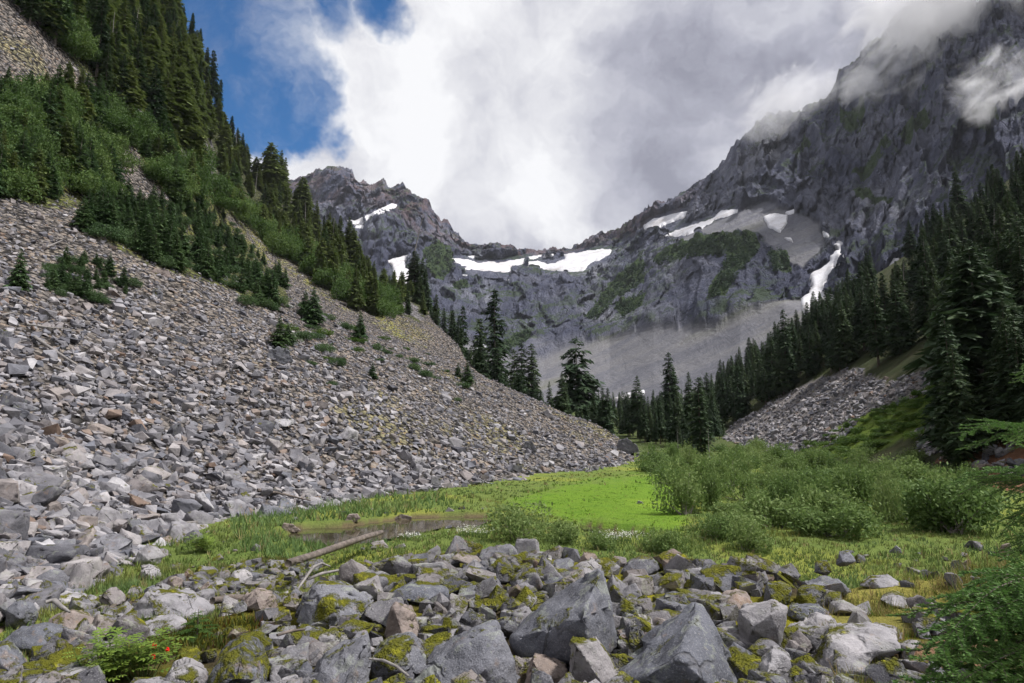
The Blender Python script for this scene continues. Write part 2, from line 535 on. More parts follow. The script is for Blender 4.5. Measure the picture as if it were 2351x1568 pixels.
def plain(name, c, rough=0.8, nscale=8.0, amp=0.35, bumpd=0.01, stretch=(1, 1, 1)):
    m, t = mat_new(name)
    pos = t.n('ShaderNodeNewGeometry').outputs['Position']
    n = t.noise(t.vmath('MULTIPLY', pos, stretch), nscale, 5, 0.65)
    cc = t.mix(1.0, c, t.ramp(n, [(0.25, (1 - amp,) * 3), (0.75, (1 + amp,) * 3)]), 'MULTIPLY')
    finish(t, cc, rough, n, 0.8, bumpd, spec=0.2)
    return m


M_bark = plain('bark', (0.14, 0.115, 0.10), nscale=3.0, amp=0.5)
M_greybark = plain('grey_bark', (0.24, 0.21, 0.19), nscale=3.0, amp=0.45)
M_dead = plain('weathered_wood', (0.22, 0.205, 0.197), nscale=9.0, amp=0.5)
M_log = plain('log_wood', (0.15, 0.125, 0.11), nscale=7.0, amp=0.7, bumpd=0.04)
M_berry = plain('red_berry', (0.65, 0.015, 0.01), rough=0.3, amp=0.1)
M_flower = plain('white_petals', (0.72, 0.72, 0.66), amp=0.1)

m, t = mat_new('grass_blades')
c = t.n('ShaderNodeVertexColor', layer_name='Col').outputs[0]
finish(t, c, 0.7, spec=0.2, sub=0.3)
M_grass = m

m, t = mat_new('pond_water')
pos = t.n('ShaderNodeNewGeometry').outputs['Position']
nz = t.noise(t.vmath('MULTIPLY', pos, (1.0, 2.2, 1.0)), 2.0, 3, 0.5)
finish(t, t.mix(t.rng(t.noise(pos, 0.9, 4, 0.6), 0.4, 0.6), (0.040, 0.034, 0.018), (0.080, 0.066, 0.040)), 0.03, nz, 0.06, 0.03, spec=0.6)
M_water = m

# ------------------------------------------------------------------ terrain functions
AX = R(14.8)                                   # the valley runs off to the right of the view
TOE_S = [0, 9, 15.5, 25, 38.7, 53.8, 80, 125, 200, 400]
TOE_P = [10.5, 11.6, 15, 18.4, 18.0, 12.5, 8.5, 5.0, 3.0, 2.0]
RTOE_S = [0, 30, 75, 100, 170, 250, 400]
RTOE_Q = [21, 21, 17, 12, 4, -2, -6]
BEN_A = [-60, -36, -24, -16, -10, 0, 25, 36, 60]
BEN_R = [5.6, 6.0, 7.4, 8.2, 9.2, 9.6, 9.4, 10.5, 12]
P_POND = [(650, 1218), (700, 1200), (800, 1196), (880, 1190), (940, 1184), (1050, 1177), (1112, 1177), (1125, 1192), (1085, 1208),
          (1005, 1212), (965, 1222), (900, 1234), (850, 1244), (790, 1250), (740, 1244), (690, 1236)]
P_POOL = [(1335, 1194), (1400, 1203), (1490, 1212), (1480, 1224), (1400, 1226), (1335, 1214)]
P_BRIGHT = [(1150, 1160), (1215, 1138), (1290, 1118), (1420, 1098), (1520, 1092), (1560, 1110), (1575, 1190), (1560, 1222), (1480, 1216), (1400, 1205), (1300, 1195), (1215, 1172)]


def ps(x, y):
    """distance left of the valley axis, distance along it"""
    return -x * math.cos(AX) + y * math.sin(AX), x * math.sin(AX) + y * math.cos(AX)


def z_floor(x, y):
    r = np.hypot(x, y)
    p, s = ps(x, y)
    P = np.stack([x, y, 0 * x], -1).reshape(-1, 3)
    sh = np.shape(x)
    az = np.degrees(np.arctan2(x, y))
    rb = np.interp(az, BEN_A, BEN_R) + fbm(P, 0.35, 3, 5).reshape(sh) * 1.0
    z = -3.5 + 0.065 * np.maximum(0, s - 105)
    z = z + fbm(P, 0.12, 3, 11).reshape(sh) * 0.14 + fbm(P, 0.9, 3, 12).reshape(sh) * 0.05
    bench = -1.78 + fbm(P, 0.5, 3, 21).reshape(sh) * 0.16 + 0.02 * np.maximum(r - 7, 0)
    k = 1 - sstep(0.0, 3.6, r - rb)
    z = z * (1 - k) + bench * k
    px, py = proj(np.stack([x, y, z], -1))
    jx, jy = fbm(P, 0.6, 3, 3).reshape(sh) * 6, fbm(P, 0.6, 3, 12).reshape(sh) * 4
    dep = 0
    for poly in (P_POND, P_POOL):
        q = np.array(poly, float)
        c = q.mean(0)
        for f in (1.12, 1.04, 0.96, 0.88, 0.78):
            dep = dep + inpoly(c + (q - c) * f, px + jx, py + jy) * 0.15
    z = z - np.where(k < 0.3, dep, 0)
    return z


CR_A = [4, 6.7, 11.7, 17.6, 21.3, 24, 27, 30.6, 31.7, 36, 39.4, 41.4, 52, 80]
CR_R = [110, 116, 124, 132, 168, 250, 310, 360, 370, 345, 300, 270, 250, 240]
CR_T = [0, .010, .055, .095, .146, .150, .215, .275, .30, .345, .43, .53, .85, 1.1]


def z_hill(x, y):
    r = np.hypot(x, y)
    p, s = ps(x, y)
    rho = np.degrees(np.arctan2(p, s))
    th = np.tan(R(1) * np.interp(s, [0, 60, 120, 170, 240], [30, 29.5, 25, 27, 28]))

    def talus(rr):
        pp, ss = rr * np.sin(np.radians(rho)), rr * np.cos(np.radians(rho))
        d = pp - np.interp(ss, TOE_S, TOE_P)
        th2 = np.tan(R(1) * np.interp(ss, [0, 60, 120, 170, 240], [30, 29.5, 25, 27, 28]))
        return np.where(d < 0, -3.55 + 0.6 * d, -3.55 + th2 * (np.sqrt(d * d + 9) - 3)) + 0.065 * np.maximum(0, ss - 105)
    rc = np.interp(rho, CR_A, CR_R)
    zc = np.interp(rho, CR_A, CR_T) * rc
    r1 = np.where(rho < 23.5, rc, np.interp(rho, [23.5, 27, 31, 36, 41, 52, 80], [230, 215, 175, 140, 112, 88, 80]))
    z1 = talus(r1)
    zc = np.where(rho < 23.5, z1, zc)
    t = np.clip((r - r1) / np.maximum(rc - r1, 1e-3), 0, 1)
    up = z1 + (zc - z1) * t
    z = np.where(r < r1, talus(r), up)
    over = np.maximum(r - rc, 0)
    drop = np.where(rho < 23.5, 0.42, 0.10)
    z = z - over * drop - np.minimum(over, 60) ** 2 * 0.004
    P = np.stack([x, y, 0 * x], -1)
    z = z + fbm(P, 0.045, 4, 41) * (0.6 + 0.010 * np.minimum(r, 300)) * sstep(12, 40, r) + fbm(P, 0.4, 3, 42) * 0.22
    # broken rock steps on the high forested ground
    hi = sstep(0.0, 0.25, t) * sstep(24, 29, rho)
    z = z + hi * fbm(P, 0.022, 4, 43, ridged=True) * 5.0
    return z


def z_right(x, y):
    p, s = ps(x, y)
    q = -p
    d = q - np.interp(s, RTOE_S, RTOE_Q)
    z = np.where(d < 0, -3.55 + 0.6 * d, -3.55 + 0.72 * (np.sqrt(d * d + 9) - 3)) + 0.065 * np.maximum(0, s - 105)
    r = np.hypot(x, y)
    over = np.maximum(r - 350, 0)
    z = z - over * 0.6
    P = np.stack([x, y, 0 * x], -1)
    return z + fbm(P, 0.05, 4, 61) * np.minimum(2.2, 0.05 * np.maximum(d, 0) + 0.1) + fbm(P, 0.4, 3, 62) * 0.25


def polar(a0, a1, na, r0, r1, nr, off=0.0):
    a = np.radians(np.linspace(a0, a1, na) + off)
    r = r0 * (r1 / r0) ** np.linspace(0, 1, nr)
    A, Rr = np.meshgrid(a, r, indexing='ij')
    return (Rr * np.sin(A)).ravel(), (Rr * np.cos(A)).ravel()


def blendc(c, mask, colr):
    m = np.asarray(mask, float)[:, None]
    return c * (1 - m) + np.asarray(colr) * m


# ------------------------------------------------------------------ ground
NA, NR = 440, 350
x, y = polar(-62, 62, NA, 1.2, 420, NR)
z = z_floor(x, y)
P = np.stack([x, y, z], -1)
px, py = proj(P)
az = np.degrees(np.arctan2(x, y))
r = np.hypot(x, y)
n1, n2, n3 = fbm(P, 0.25, 4, 71), fbm(P, 1.3, 4, 72), fbm(P, 0.6, 3, 73)
rb = np.interp(az, BEN_A, BEN_R)
C = np.tile(np.array([0.092, 0.126, 0.032]), (len(P), 1))
C = blendc(C, sstep(0.0, 0.5, n1), (0.150, 0.170, 0.035))
C = blendc(C, sstep(0.1, 0.5, n2) * 0.7, (0.070, 0.115, 0.028))
bright = sum(softpoly(P_BRIGHT, px, py, P, e_, q_, 75 + i_ * 3).astype(float) for i_, (e_, q_) in enumerate([(10, .3), (24, .5), (34, .9), (44, 2.0), (30, 4.0)])) / 5
C = blendc(C, bright * 0.85, (0.090, 0.165, 0.015))
C = blendc(C, bright * sstep(0.0, 0.5, n2) * 0.6, (0.060, 0.125, 0.014))
C = blendc(C, bright * sstep(0.1, 0.5, n1) * 0.6, (0.140, 0.215, 0.025))
Cf = sstep(100, 125, ps(x, y)[1])
C = blendc(C, Cf * 0.85, (0.040, 0.052, 0.022))
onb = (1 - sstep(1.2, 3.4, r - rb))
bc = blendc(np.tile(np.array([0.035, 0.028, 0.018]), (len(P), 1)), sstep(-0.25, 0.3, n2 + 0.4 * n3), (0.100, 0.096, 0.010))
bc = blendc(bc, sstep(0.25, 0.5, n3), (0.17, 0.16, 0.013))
grassy = softpoly([(1860, 1400), (1950, 1330), (2060, 1300), (2600, 1230), (2600, 1420), (2110, 1420), (2060, 1470), (1900, 1480)], px, py, P, 12, 0.8, 77)
bc = blendc(bc, grassy, (0.150, 0.140, 0.035))
soil = softpoly([(2000, 1500), (2300, 1440), (2700, 1440), (2700, 1800), (1950, 1800)], px, py, P, 14, 0.8, 78)
bc = blendc(bc, soil, (0.130, 0.080, 0.050))
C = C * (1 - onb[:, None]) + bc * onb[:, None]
gully = softpoly([(160, 1390), (300, 1360), (480, 1320), (580, 1280), (720, 1290), (690, 1330), (560, 1390), (420, 1400), (240, 1440)], px, py, P, 16, 0.6, 79)
C = blendc(C, gully, (0.040, 0.040, 0.010))
mud = softpoly(P_POND, px, py, P, 5, 0.6, 80) | inpoly(P_POOL, px, py)
C = blendc(C, mud & (bright < .5) & (onb < 0.2), (0.085, 0.070, 0.040))
F = grid_faces(NA, NR)
ground = obj('ground', mesh_np('ground', P, F, M_ground, True, C), kind='structure')
T_ground = bvh(P, F)

# ------------------------------------------------------------------ left hillside: talus below, forest above
NA, NR = 430, 330
x, y = polar(-78, 10, NA, 8, 480, NR)
z = z_hill(x, y)
P = np.stack([x, y, z], -1)
px, py = proj(P)
r = np.hypot(x, y)
n1, n2 = fbm(P, 0.09, 4, 91), fbm(P, 0.5, 4, 92)
C = np.tile(np.array([0.12, 0.112, 0.108]), (len(P), 1))  # base colour kept dark to paint shade into the gaps between stones
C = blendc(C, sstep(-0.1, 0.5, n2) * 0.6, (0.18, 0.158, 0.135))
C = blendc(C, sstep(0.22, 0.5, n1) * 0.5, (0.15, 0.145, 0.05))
P_LFOREST = [(-400, -400), (95, -60), (100, 60), (170, 140), (260, 240), (330, 290), (470, 385), (560, 470), (700, 560), (800, 640), (900, 705), (960, 740), (1000, 700), (700, -400)]
P_LFOREST_IN = [(40, -80), (50, 40), (120, 110), (240, 225), (330, 290), (470, 385), (560, 470), (700, 560), (800, 640), (900, 705), (960, 740), (1000, 700), (800, 380), (560, 150), (470, -80)]
P_LBRUSH = [(-200, 330), (-50, 280), (40, 235), (110, 225), (200, 240), (300, 300), (470, 400), (560, 480), (700, 570), (830, 665), (905, 720), (880, 735), (790, 690),
            (700, 610), (620, 570), (530, 500), (470, 490), (395, 470), (345, 400), (300, 340), (262, 345), (270, 400), (250, 470), (120, 470), (-200, 440)]
P_LYOUNG = [(185, 535), (230, 495), (300, 470), (400, 462), (500, 485), (570, 555), (650, 640), (665, 695), (600, 705), (530, 665), (430, 630), (340, 600), (250, 560)]
hillforest = softpoly(P_LFOREST, px, py, P, 22, 0.06, 93)
C = blendc(C, hillforest, (0.055, 0.065, 0.028))
cl = hillforest & (fbm(P, 0.03, 4, 94) > 0.15)
C = blendc(C, cl, (0.15, 0.15, 0.165))
C = blendc(C, softpoly(P_LBRUSH, px, py, P, 14, 0.15, 95), (0.075, 0.085, 0.03))
C = blendc(C, softpoly(P_LYOUNG, px, py, P, 10, 0.2, 96), (0.07, 0.08, 0.03))
strip = softpoly([(500, 500), (560, 520), (720, 625), (840, 700), (1000, 810), (960, 800), (800, 720), (700, 660), (600, 590)], px, py, P, 12, 0.25, 97)
C = blendc(C, strip * sstep(-0.3, 0.3, n2), (0.18, 0.185, 0.07))
F = grid_faces(NA, NR)
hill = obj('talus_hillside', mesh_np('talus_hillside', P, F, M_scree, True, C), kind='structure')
T_hill = bvh(P, F)

# ------------------------------------------------------------------ right hillside
NA, NR = 260, 260
x, y = polar(8, 66, NA, 18, 450, NR)
z = z_right(x, y)
P = np.stack([x, y, z], -1)
px, py = proj(P)
n1, n2 = fbm(P, 0.09, 4, 101), fbm(P, 0.5, 4, 102)
P_RTALUS = [(1640, 1012), (1670, 985), (1740, 945), (1830, 890), (1960, 842), (2010, 870), (2050, 880), (2150, 840), (2165, 870), (2080, 925), (1990, 945), (1960, 985), (1860, 1032), (1740, 1045), (1650, 1035)]
P_RCOVER = [(1830, 1035), (1900, 1000), (1960, 960), (2060, 925), (2150, 880), (2190, 950), (2160, 1000), (2060, 1010), (1990, 1045), (1900, 1055)]
C = np.tile(np.array([0.034, 0.042, 0.019]), (len(P), 1))
C = blendc(C, sstep(-0.1, 0.4, n2) * 0.5, (0.065, 0.060, 0.036))
C = blendc(C, softpoly(P_RTALUS, px, py, P, 8, 0.2, 103), (0.16, 0.15, 0.15))
C = blendc(C, softpoly(P_RCOVER, px, py, P, 8, 0.2, 104), (0.08, 0.12, 0.02))
C = blendc(C, softpoly([(2150, 1060), (2250, 1020), (2500, 1000), (2600, 1150), (2300, 1130)], px, py, P, 14, 0.2, 105), (0.20, 0.105, 0.065))
F = grid_faces(NA, NR)
rhill = obj('forest_hillside', mesh_np('forest_hillside', P, F, M_forestfloor, True, C), kind='structure')
T_right = bvh(P, F)

# ------------------------------------------------------------------ the cirque and the cloudy massif
c1 = lambda L: [(a * .35 + 705.6, b * .35 + 313.6) for a, b in L]
c3 = lambda L: [(a * .35 + 1567, b * .35) for a, b in L]
c4 = lambda L: [(a * .35 + 1567, b * .35 + 470.4) for a, b in L]
c5 = lambda L: [(a * .25 + 1176, b * .25 + 705.6) for a, b in L]
SNOW = [
    (c1([(355, 530), (440, 490), (540, 440), (595, 440), (590, 465), (540, 485), (510, 500), (440, 510), (390, 545), (365, 560), (380, 600), (310, 610), (300, 580), (240, 532), (310, 550)]), 'snow ledge across the rocky peak behind the forested hillside'),
    (c1([(530, 812), (590, 790), (640, 780), (685, 760), (650, 800), (645, 860), (680, 880), (660, 960), (600, 1000), (560, 880)]), 'snow gully beside the leaning dead trunk at the forest edge'),
    (c1([(945, 795), (1050, 800), (1120, 830), (1200, 815), (1250, 825), (1400, 800), (1440, 790), (1540, 770), (1620, 770), (1600, 785), (1520, 790), (1510, 805), (1440, 815), (1400, 840), (1340, 850), (1335, 870), (1400, 885), (1290, 895), (1230, 885), (1180, 885), (1090, 875), (1010, 870), (1040, 855), (980, 825)]), 'long broken snowfield on the bench below the low saddle'),
    (c1([(1450, 855), (1450, 822), (1520, 812), (1570, 830), (1620, 830), (1690, 800), (1680, 770), (1750, 760), (1920, 735), (2010, 738), (1960, 790), (1850, 840), (1820, 880), (1700, 890), (1600, 880)]), 'largest smooth white snowfield under the reddish saddle rim'),
    (c1([(1045, 780), (1120, 782), (1085, 805)]), 'small snow patch just above the long bench snowfield'),
    (c1([(1280, 942), (1345, 928), (1315, 946)]), 'thin snow sliver on the headwall below the bench snowfield'),
    (c1([(1015, 903), (1062, 908), (1045, 918), (1022, 914)]), 'tiny snow dot at the left end of the headwall'),
    ([(1475, 518), (1500, 502), (1560, 487), (1582, 484), (1570, 500), (1520, 520), (1490, 538)], 'slanting snow patch nearest the saddle on the right ridge'),
    ([(1500, 548), (1560, 525), (1640, 500), (1655, 482), (1695, 478), (1690, 490), (1650, 505), (1600, 535), (1560, 545), (1530, 540)], 'long slanting snow tongue under the cloudy massif'),
    (c3([(525, 1420), (600, 1400), (690, 1410), (690, 1460), (640, 1530), (560, 1490)]), 'triangular snow patch at the foot of the massif cliffs'),
    (c3([(670, 1395), (735, 1370), (730, 1400), (690, 1412)]), 'little snow patch touching the triangular snow patch'),
    (c4([(655, 213), (720, 220), (732, 252), (700, 240)]), 'small snow scrap below the triangular snow patch'),
    (c4([(915, 170), (965, 195), (965, 216), (925, 216)]), 'small snow patch above the head of the snow gully'),
    (c4([(965, 270), (1020, 230), (1060, 240), (1040, 280), (1040, 315), (1070, 320), (1040, 350), (1000, 430), (950, 500), (920, 570), (1000, 590), (1000, 625), (1045, 630), (1000, 700), (900, 790), (830, 770), (780, 690), (770, 610), (840, 570), (850, 530), (830, 450), (910, 410), (970, 370), (960, 340), (1020, 290), (985, 283)]), 'dirty snow gully running down to the dark conifers'),
    (c4([(1325, 460), (1380, 360), (1430, 350), (1440, 420), (1350, 535)]), 'snow patch half hidden behind the dark conifers'),
    (c5([(880, 865), (1000, 820), (1090, 790), (1230, 765), (1215, 815), (1090, 845), (1050, 885), (960, 872)]), 'snow remnant on the valley floor behind the conifers'),
    (c1([(1085, 1385), (1170, 1352), (1185, 1390), (1120, 1412)]), 'small snow remnant behind the tallest slender conifer'),
]


SIL = [(380, 470), (560, 440), (640, 425), (690, 412), (719, 404), (750, 390), (779, 384), (810, 398), (814, 415), (848, 431), (859, 433), (878, 417), (890, 434),
       (901, 436), (922, 428), (940, 440), (964, 457), (980, 462), (992, 485), (1006, 502), (1013, 515), (1027, 512), (1041, 538), (1052, 538), (1062, 558),
       (1090, 570), (1132, 572), (1178, 576), (1209, 582), (1248, 578), (1282, 572), (1314, 572), (1328, 565), (1356, 548), (1391, 541), (1426, 523), (1450, 509),
       (1489, 481), (1530, 474), (1567, 450), (1600, 432), (1630, 408), (1651, 385), (1679, 353), (1693, 330), (1721, 309), (1756, 270), (1800, 262), (1845, 262),
       (1892, 250), (1920, 203), (1927, 168), (1948, 150), (1970, 143), (1994, 105), (2022, 94), (2036, 77), (2057, 42), (2085, 24), (2113, 8), (2160, 0), (2230, -30),
       (2300, -40), (2400, -70), (2600, -160), (2900, -260)]
# column: x -> (y, r) of valley floor, foot of the cliffs, first brow, upper bench, ridge
COLS = [(380, [(960, 600), (800, 900), (660, 1150), (560, 1350)], 1750),
        (700, [(960, 560), (790, 850), (650, 1100), (520, 1300)], 1650),
        (880, [(965, 520), (800, 720), (670, 950), (500, 1240)], 1560),
        (960, [(985, 470), (800, 680), (640, 960), (560, 1180)], 1500),
        (1100, [(1005, 420), (765, 800), (640, 1040), (592, 1300)], 1430),
        (1250, [(1010, 400), (790, 720), (655, 1030), (594, 1340)], 1440),
        (1400, [(1010, 390), (745, 700), (626, 1000), (568, 1280)], 1390),
        (1500, [(1010, 370), (720, 640), (585, 900), (530, 1160)], 1290),
        (1600, [(1010, 360), (690, 600), (555, 800), (500, 1040)], 1220),
        (1700, [(1000, 350), (695, 540), (545, 740), (470, 940)], 1130),
        (1800, [(990, 340), (700, 510), (560, 680), (465, 860)], 1060),
        (1900, [(980, 330), (730, 480), (600, 600), (455, 790)], 1010),
        (2000, [(960, 320), (720, 450), (570, 560), (420, 720)], 960),
        (2150, [(940, 300), (680, 420), (510, 520), (330, 660)], 920),
        (2351, [(900, 270), (620, 380), (430, 480), (260, 620)], 880),
        (2900, [(760, 280), (520, 360), (300, 470), (100, 600)], 850)]
NX = 900
xs = np.concatenate([np.linspace(400, 700, 60), np.linspace(702, 2380, NX - 110), np.linspace(2385, 2900, 50)])
NXT = len(xs)
cx = [c[0] for c in COLS]
kn = np.array([[list(k) for k in c[1]] for c in COLS], float)      # col, knot, (y,r)
rr = np.array([c[2] for c in COLS], float)
KY = np.stack([np.interp(xs, cx, kn[:, i, 0]) for i in range(4)] + [np.interp(xs, [s[0] for s in SIL], [s[1] for s in SIL])], 1)
KR = np.stack([np.interp(xs, cx, kn[:, i, 1]) for i in range(4)] + [np.interp(xs, cx, rr)], 1)
rows = [40, 70, 60, 120]
tt = np.concatenate([np.arange(n) / n + i for i, n in enumerate(rows)] + [[4.0]])
NV = len(tt) + 6
Y = np.zeros((NXT, NV))
RD = np.zeros((NXT, NV))
i0 = np.minimum(tt.astype(int), 3)
fr = tt - i0
Y[:, :len(tt)] = KY[:, i0] * (1 - fr) + KY[:, i0 + 1] * fr
RD[:, :len(tt)] = KR[:, i0] * (1 - fr) + KR[:, i0 + 1] * fr
d = ray(np.repeat(xs[:, None], NV, 1), Y)
Pm = d * (RD / np.hypot(d[..., 0], d[..., 1]))[..., None]
dirh = d.copy()
dirh[..., 2] = 0
dirh /= np.linalg.norm(dirh, axis=-1, keepdims=True)
# the far side of the ridge
for j in range(6):
    Pm[:, len(tt) + j] = Pm[:, len(tt) - 1] + dirh[:, len(tt) - 1] * (25 * (j + 1)) - np.array([0, 0, 1]) * (14 * (j + 1) ** 1.3)
TT = np.broadcast_to(np.concatenate([tt, np.linspace(4.05, 4.4, 6)]), (NXT, NV))
XX = np.repeat(xs[:, None], NV, 1)
P0 = Pm.reshape(-1, 3)
T1, X1 = TT.ravel(), XX.ravel()
edge = fbm(P0, 0.012, 4, 131) * 0.42
fan = sstep(1150, 1500, X1)
scree = 1 - sstep(0.86, 1.02, T1 + edge * (0.6 + 0.4 * (1 - fan)))
# the long grey scree apron under the massif and the scree tongue above the brow
tongue = softpoly([(1540, 560), (1600, 530), (1680, 495), (1760, 470), (1860, 500), (1900, 560), (1840, 620), (1790, 580), (1740, 540), (1650, 545)], X1, Y.ravel(), P0, 14, 0.02, 132)
fanp = softpoly([(1200, 850), (1330, 790), (1500, 745), (1600, 735), (1660, 740), (1720, 705), (1800, 690), (1850, 690), (1870, 760), (1800, 860), (1600, 960), (1200, 960)], X1, Y.ravel(), P0, 12, 0.02, 133)
cliffp = inpoly([(1480, 620), (1560, 570), (1700, 560), (1800, 600), (1850, 660), (1800, 690), (1700, 700), (1640, 745), (1600, 740), (1500, 745), (1340, 790), (1380, 700)], X1, Y.ravel())
scree = np.where(cliffp, 0, scree)
scree = np.maximum(scree, np.maximum(tongue * 0.9, fanp))
S2 = scree.reshape(NXT, NV)
for _ in range(3):
    S2 = (S2 + np.roll(S2, 1, 0) + np.roll(S2, -1, 0) + np.roll(S2, 1, 1) + np.roll(S2, -1, 1)) / 5
scree = S2.ravel()
rockk = 1 - scree
# buttresses and gullies run down the face: lateral distance, little depth, height
PU = np.stack([(X1 - CX) * 0.62, np.hypot(P0[:, 0], P0[:, 1]) * 0.22, P0[:, 2]], -1)
lean_ = PU + np.stack([fbm(P0, 0.005, 3, 124) * 60 + P0[:, 2] * 0.22, 0 * T1, 0 * T1], -1)
big = fbm(lean_, (0.0095, 0.006, 0.0022), 5, 111, 0.55, ridged=True)
mid = fbm(lean_, (0.036, 0.02, 0.008), 4, 112, 0.6, ridged=True)
fin = fbm(P0, (0.085, 0.085, 0.045), 3, 113, 0.6)
dia = fbm(np.stack([P0[:, 0] * 0.7 + P0[:, 2] * 0.7, P0[:, 1], P0[:, 2] * 0.7 - P0[:, 0] * 0.7], -1), (0.004, 0.012, 0.022), 4, 114, 0.55, ridged=True)
ridge = sstep(4.0, 3.7, T1)
near = RD.ravel().copy()
near[near == 0] = 1000
sz = np.clip(near / 1000, 0.45, 1.4)
wob = PU + np.stack([fbm(P0, 0.02, 3, 121), fbm(P0, 0.02, 3, 122), fbm(P0, 0.02, 3, 123)], -1) * 16
fa = facets(wob, (0.014, 0.010, 0.0050), 1, 1.3)
fb = facets(wob, (0.040, 0.028, 0.014), 2, 1.3)
fc = facets(PU, (0.105, 0.075, 0.040), 3, 1.2)
snowm = np.zeros(len(P0))
for poly, _ in SNOW:
    pp_ = np.array(poly)
    cc_ = pp_.mean(0)
    snowm = np.maximum(snowm, inpoly(cc_ + (pp_ - cc_) * 1.10, X1, Y.ravel()))
for poly, _ in SNOW[2:4] + SNOW[7:10]:
    for dy in (-8, 8, 16):
        snowm = np.maximum(snowm, inpoly(np.array(poly) + np.array([0, dy]), X1, Y.ravel()))
calm = 1 - 0.9 * snowm * (T1 < 4)
lowk = 0.55 + 0.45 * sstep(1.6, 2.6, T1 + 1.2 * sstep(1650, 1900, X1))
amp = rockk * calm * lowk * (big * (30 + 16 * sstep(1620, 1800, X1)) + fa * 20 + fb * 13 + fc * 5.5 + mid * 9 + dia * (4 + 14 * sstep(1300, 1420, X1) * sstep(1780, 1640, X1) * sstep(3.0, 2.4, T1)) + fin * 2.0) * sz + scree * (fbm(P0, (0.008, 0.008, 0.004), 4, 115) * 9 + fin * 0.7)
DH = dirh.reshape(-1, 3)
PM = P0 - DH * (amp * (0.35 + 0.65 * ridge))[:, None]
PM[:, 2] += rockk * calm * (fbm(P0, 0.03, 4, 116, 0.6) * 7 + fbm(P0, 0.09, 3, 117, 0.6, ridged=True) * 4) * sz * (0.25 + 0.75 * sstep(0.9, 1.4, T1))
# jagged crest
PM[:, 2] += sstep(3.75, 4.0, T1) * fbm(P0 * np.array([1, 1, 0]), 0.05, 3, 118, 0.6, ridged=True) * 7
rust = np.clip(sstep(3.0, 3.5, T1) * sstep(1700, 1450, X1) + 0.5 * sstep(2.6, 3.4, T1) * sstep(1600, 1900, X1) * sstep(0.1, 0.5, fbm(P0, 0.006, 3, 119)), 0, 1)
VEG = [[(975, 575), (1010, 565), (1035, 580), (1042, 620), (1010, 640), (980, 625)], [(1040, 650), (1070, 640), (1075, 660), (1045, 670)],
       [(1500, 600), (1560, 565), (1640, 545), (1700, 548), (1735, 545), (1740, 580), (1705, 620), (1660, 680), (1620, 690), (1650, 640), (1668, 590), (1600, 590), (1510, 612)],
       [(1340, 730), (1390, 665), (1440, 615), (1482, 604), (1475, 655), (1410, 690), (1370, 740)], [(1762, 582), (1800, 578), (1812, 620), (1775, 625)],
       [(1410, 700), (1480, 670), (1470, 705), (1430, 730)], [(1140, 800), (1185, 770), (1225, 758), (1215, 780), (1170, 805)],
       [(1930, 250), (1990, 240), (1980, 300), (1940, 300)], [(1950, 400), (2040, 320), (2060, 330), (1985, 400)], [(1960, 445), (2060, 440), (2060, 460), (1965, 462)],
       [(2060, 320), (2120, 260), (2130, 290), (2080, 340)], [(2230, 260), (2290, 260), (2300, 300), (2250, 300)], [(1820, 350), (1850, 310), (1860, 330), (1830, 375)]]
veg = np.zeros(len(PM))
for k, poly in enumerate(VEG):
    veg = np.maximum(veg, softpoly(poly, X1, Y.ravel(), P0, 14, 0.02, 140 + k) * 1.0)
veg[T1 > 4] = 0
F = grid_faces(NXT, NV)
mtn = obj('mountain', mesh_np('mountain', PM, F, M_mtn, True, None, {'scree': scree, 'veg': veg, 'rust': rust}), kind='structure')
T_mtn = bvh(PM, F)

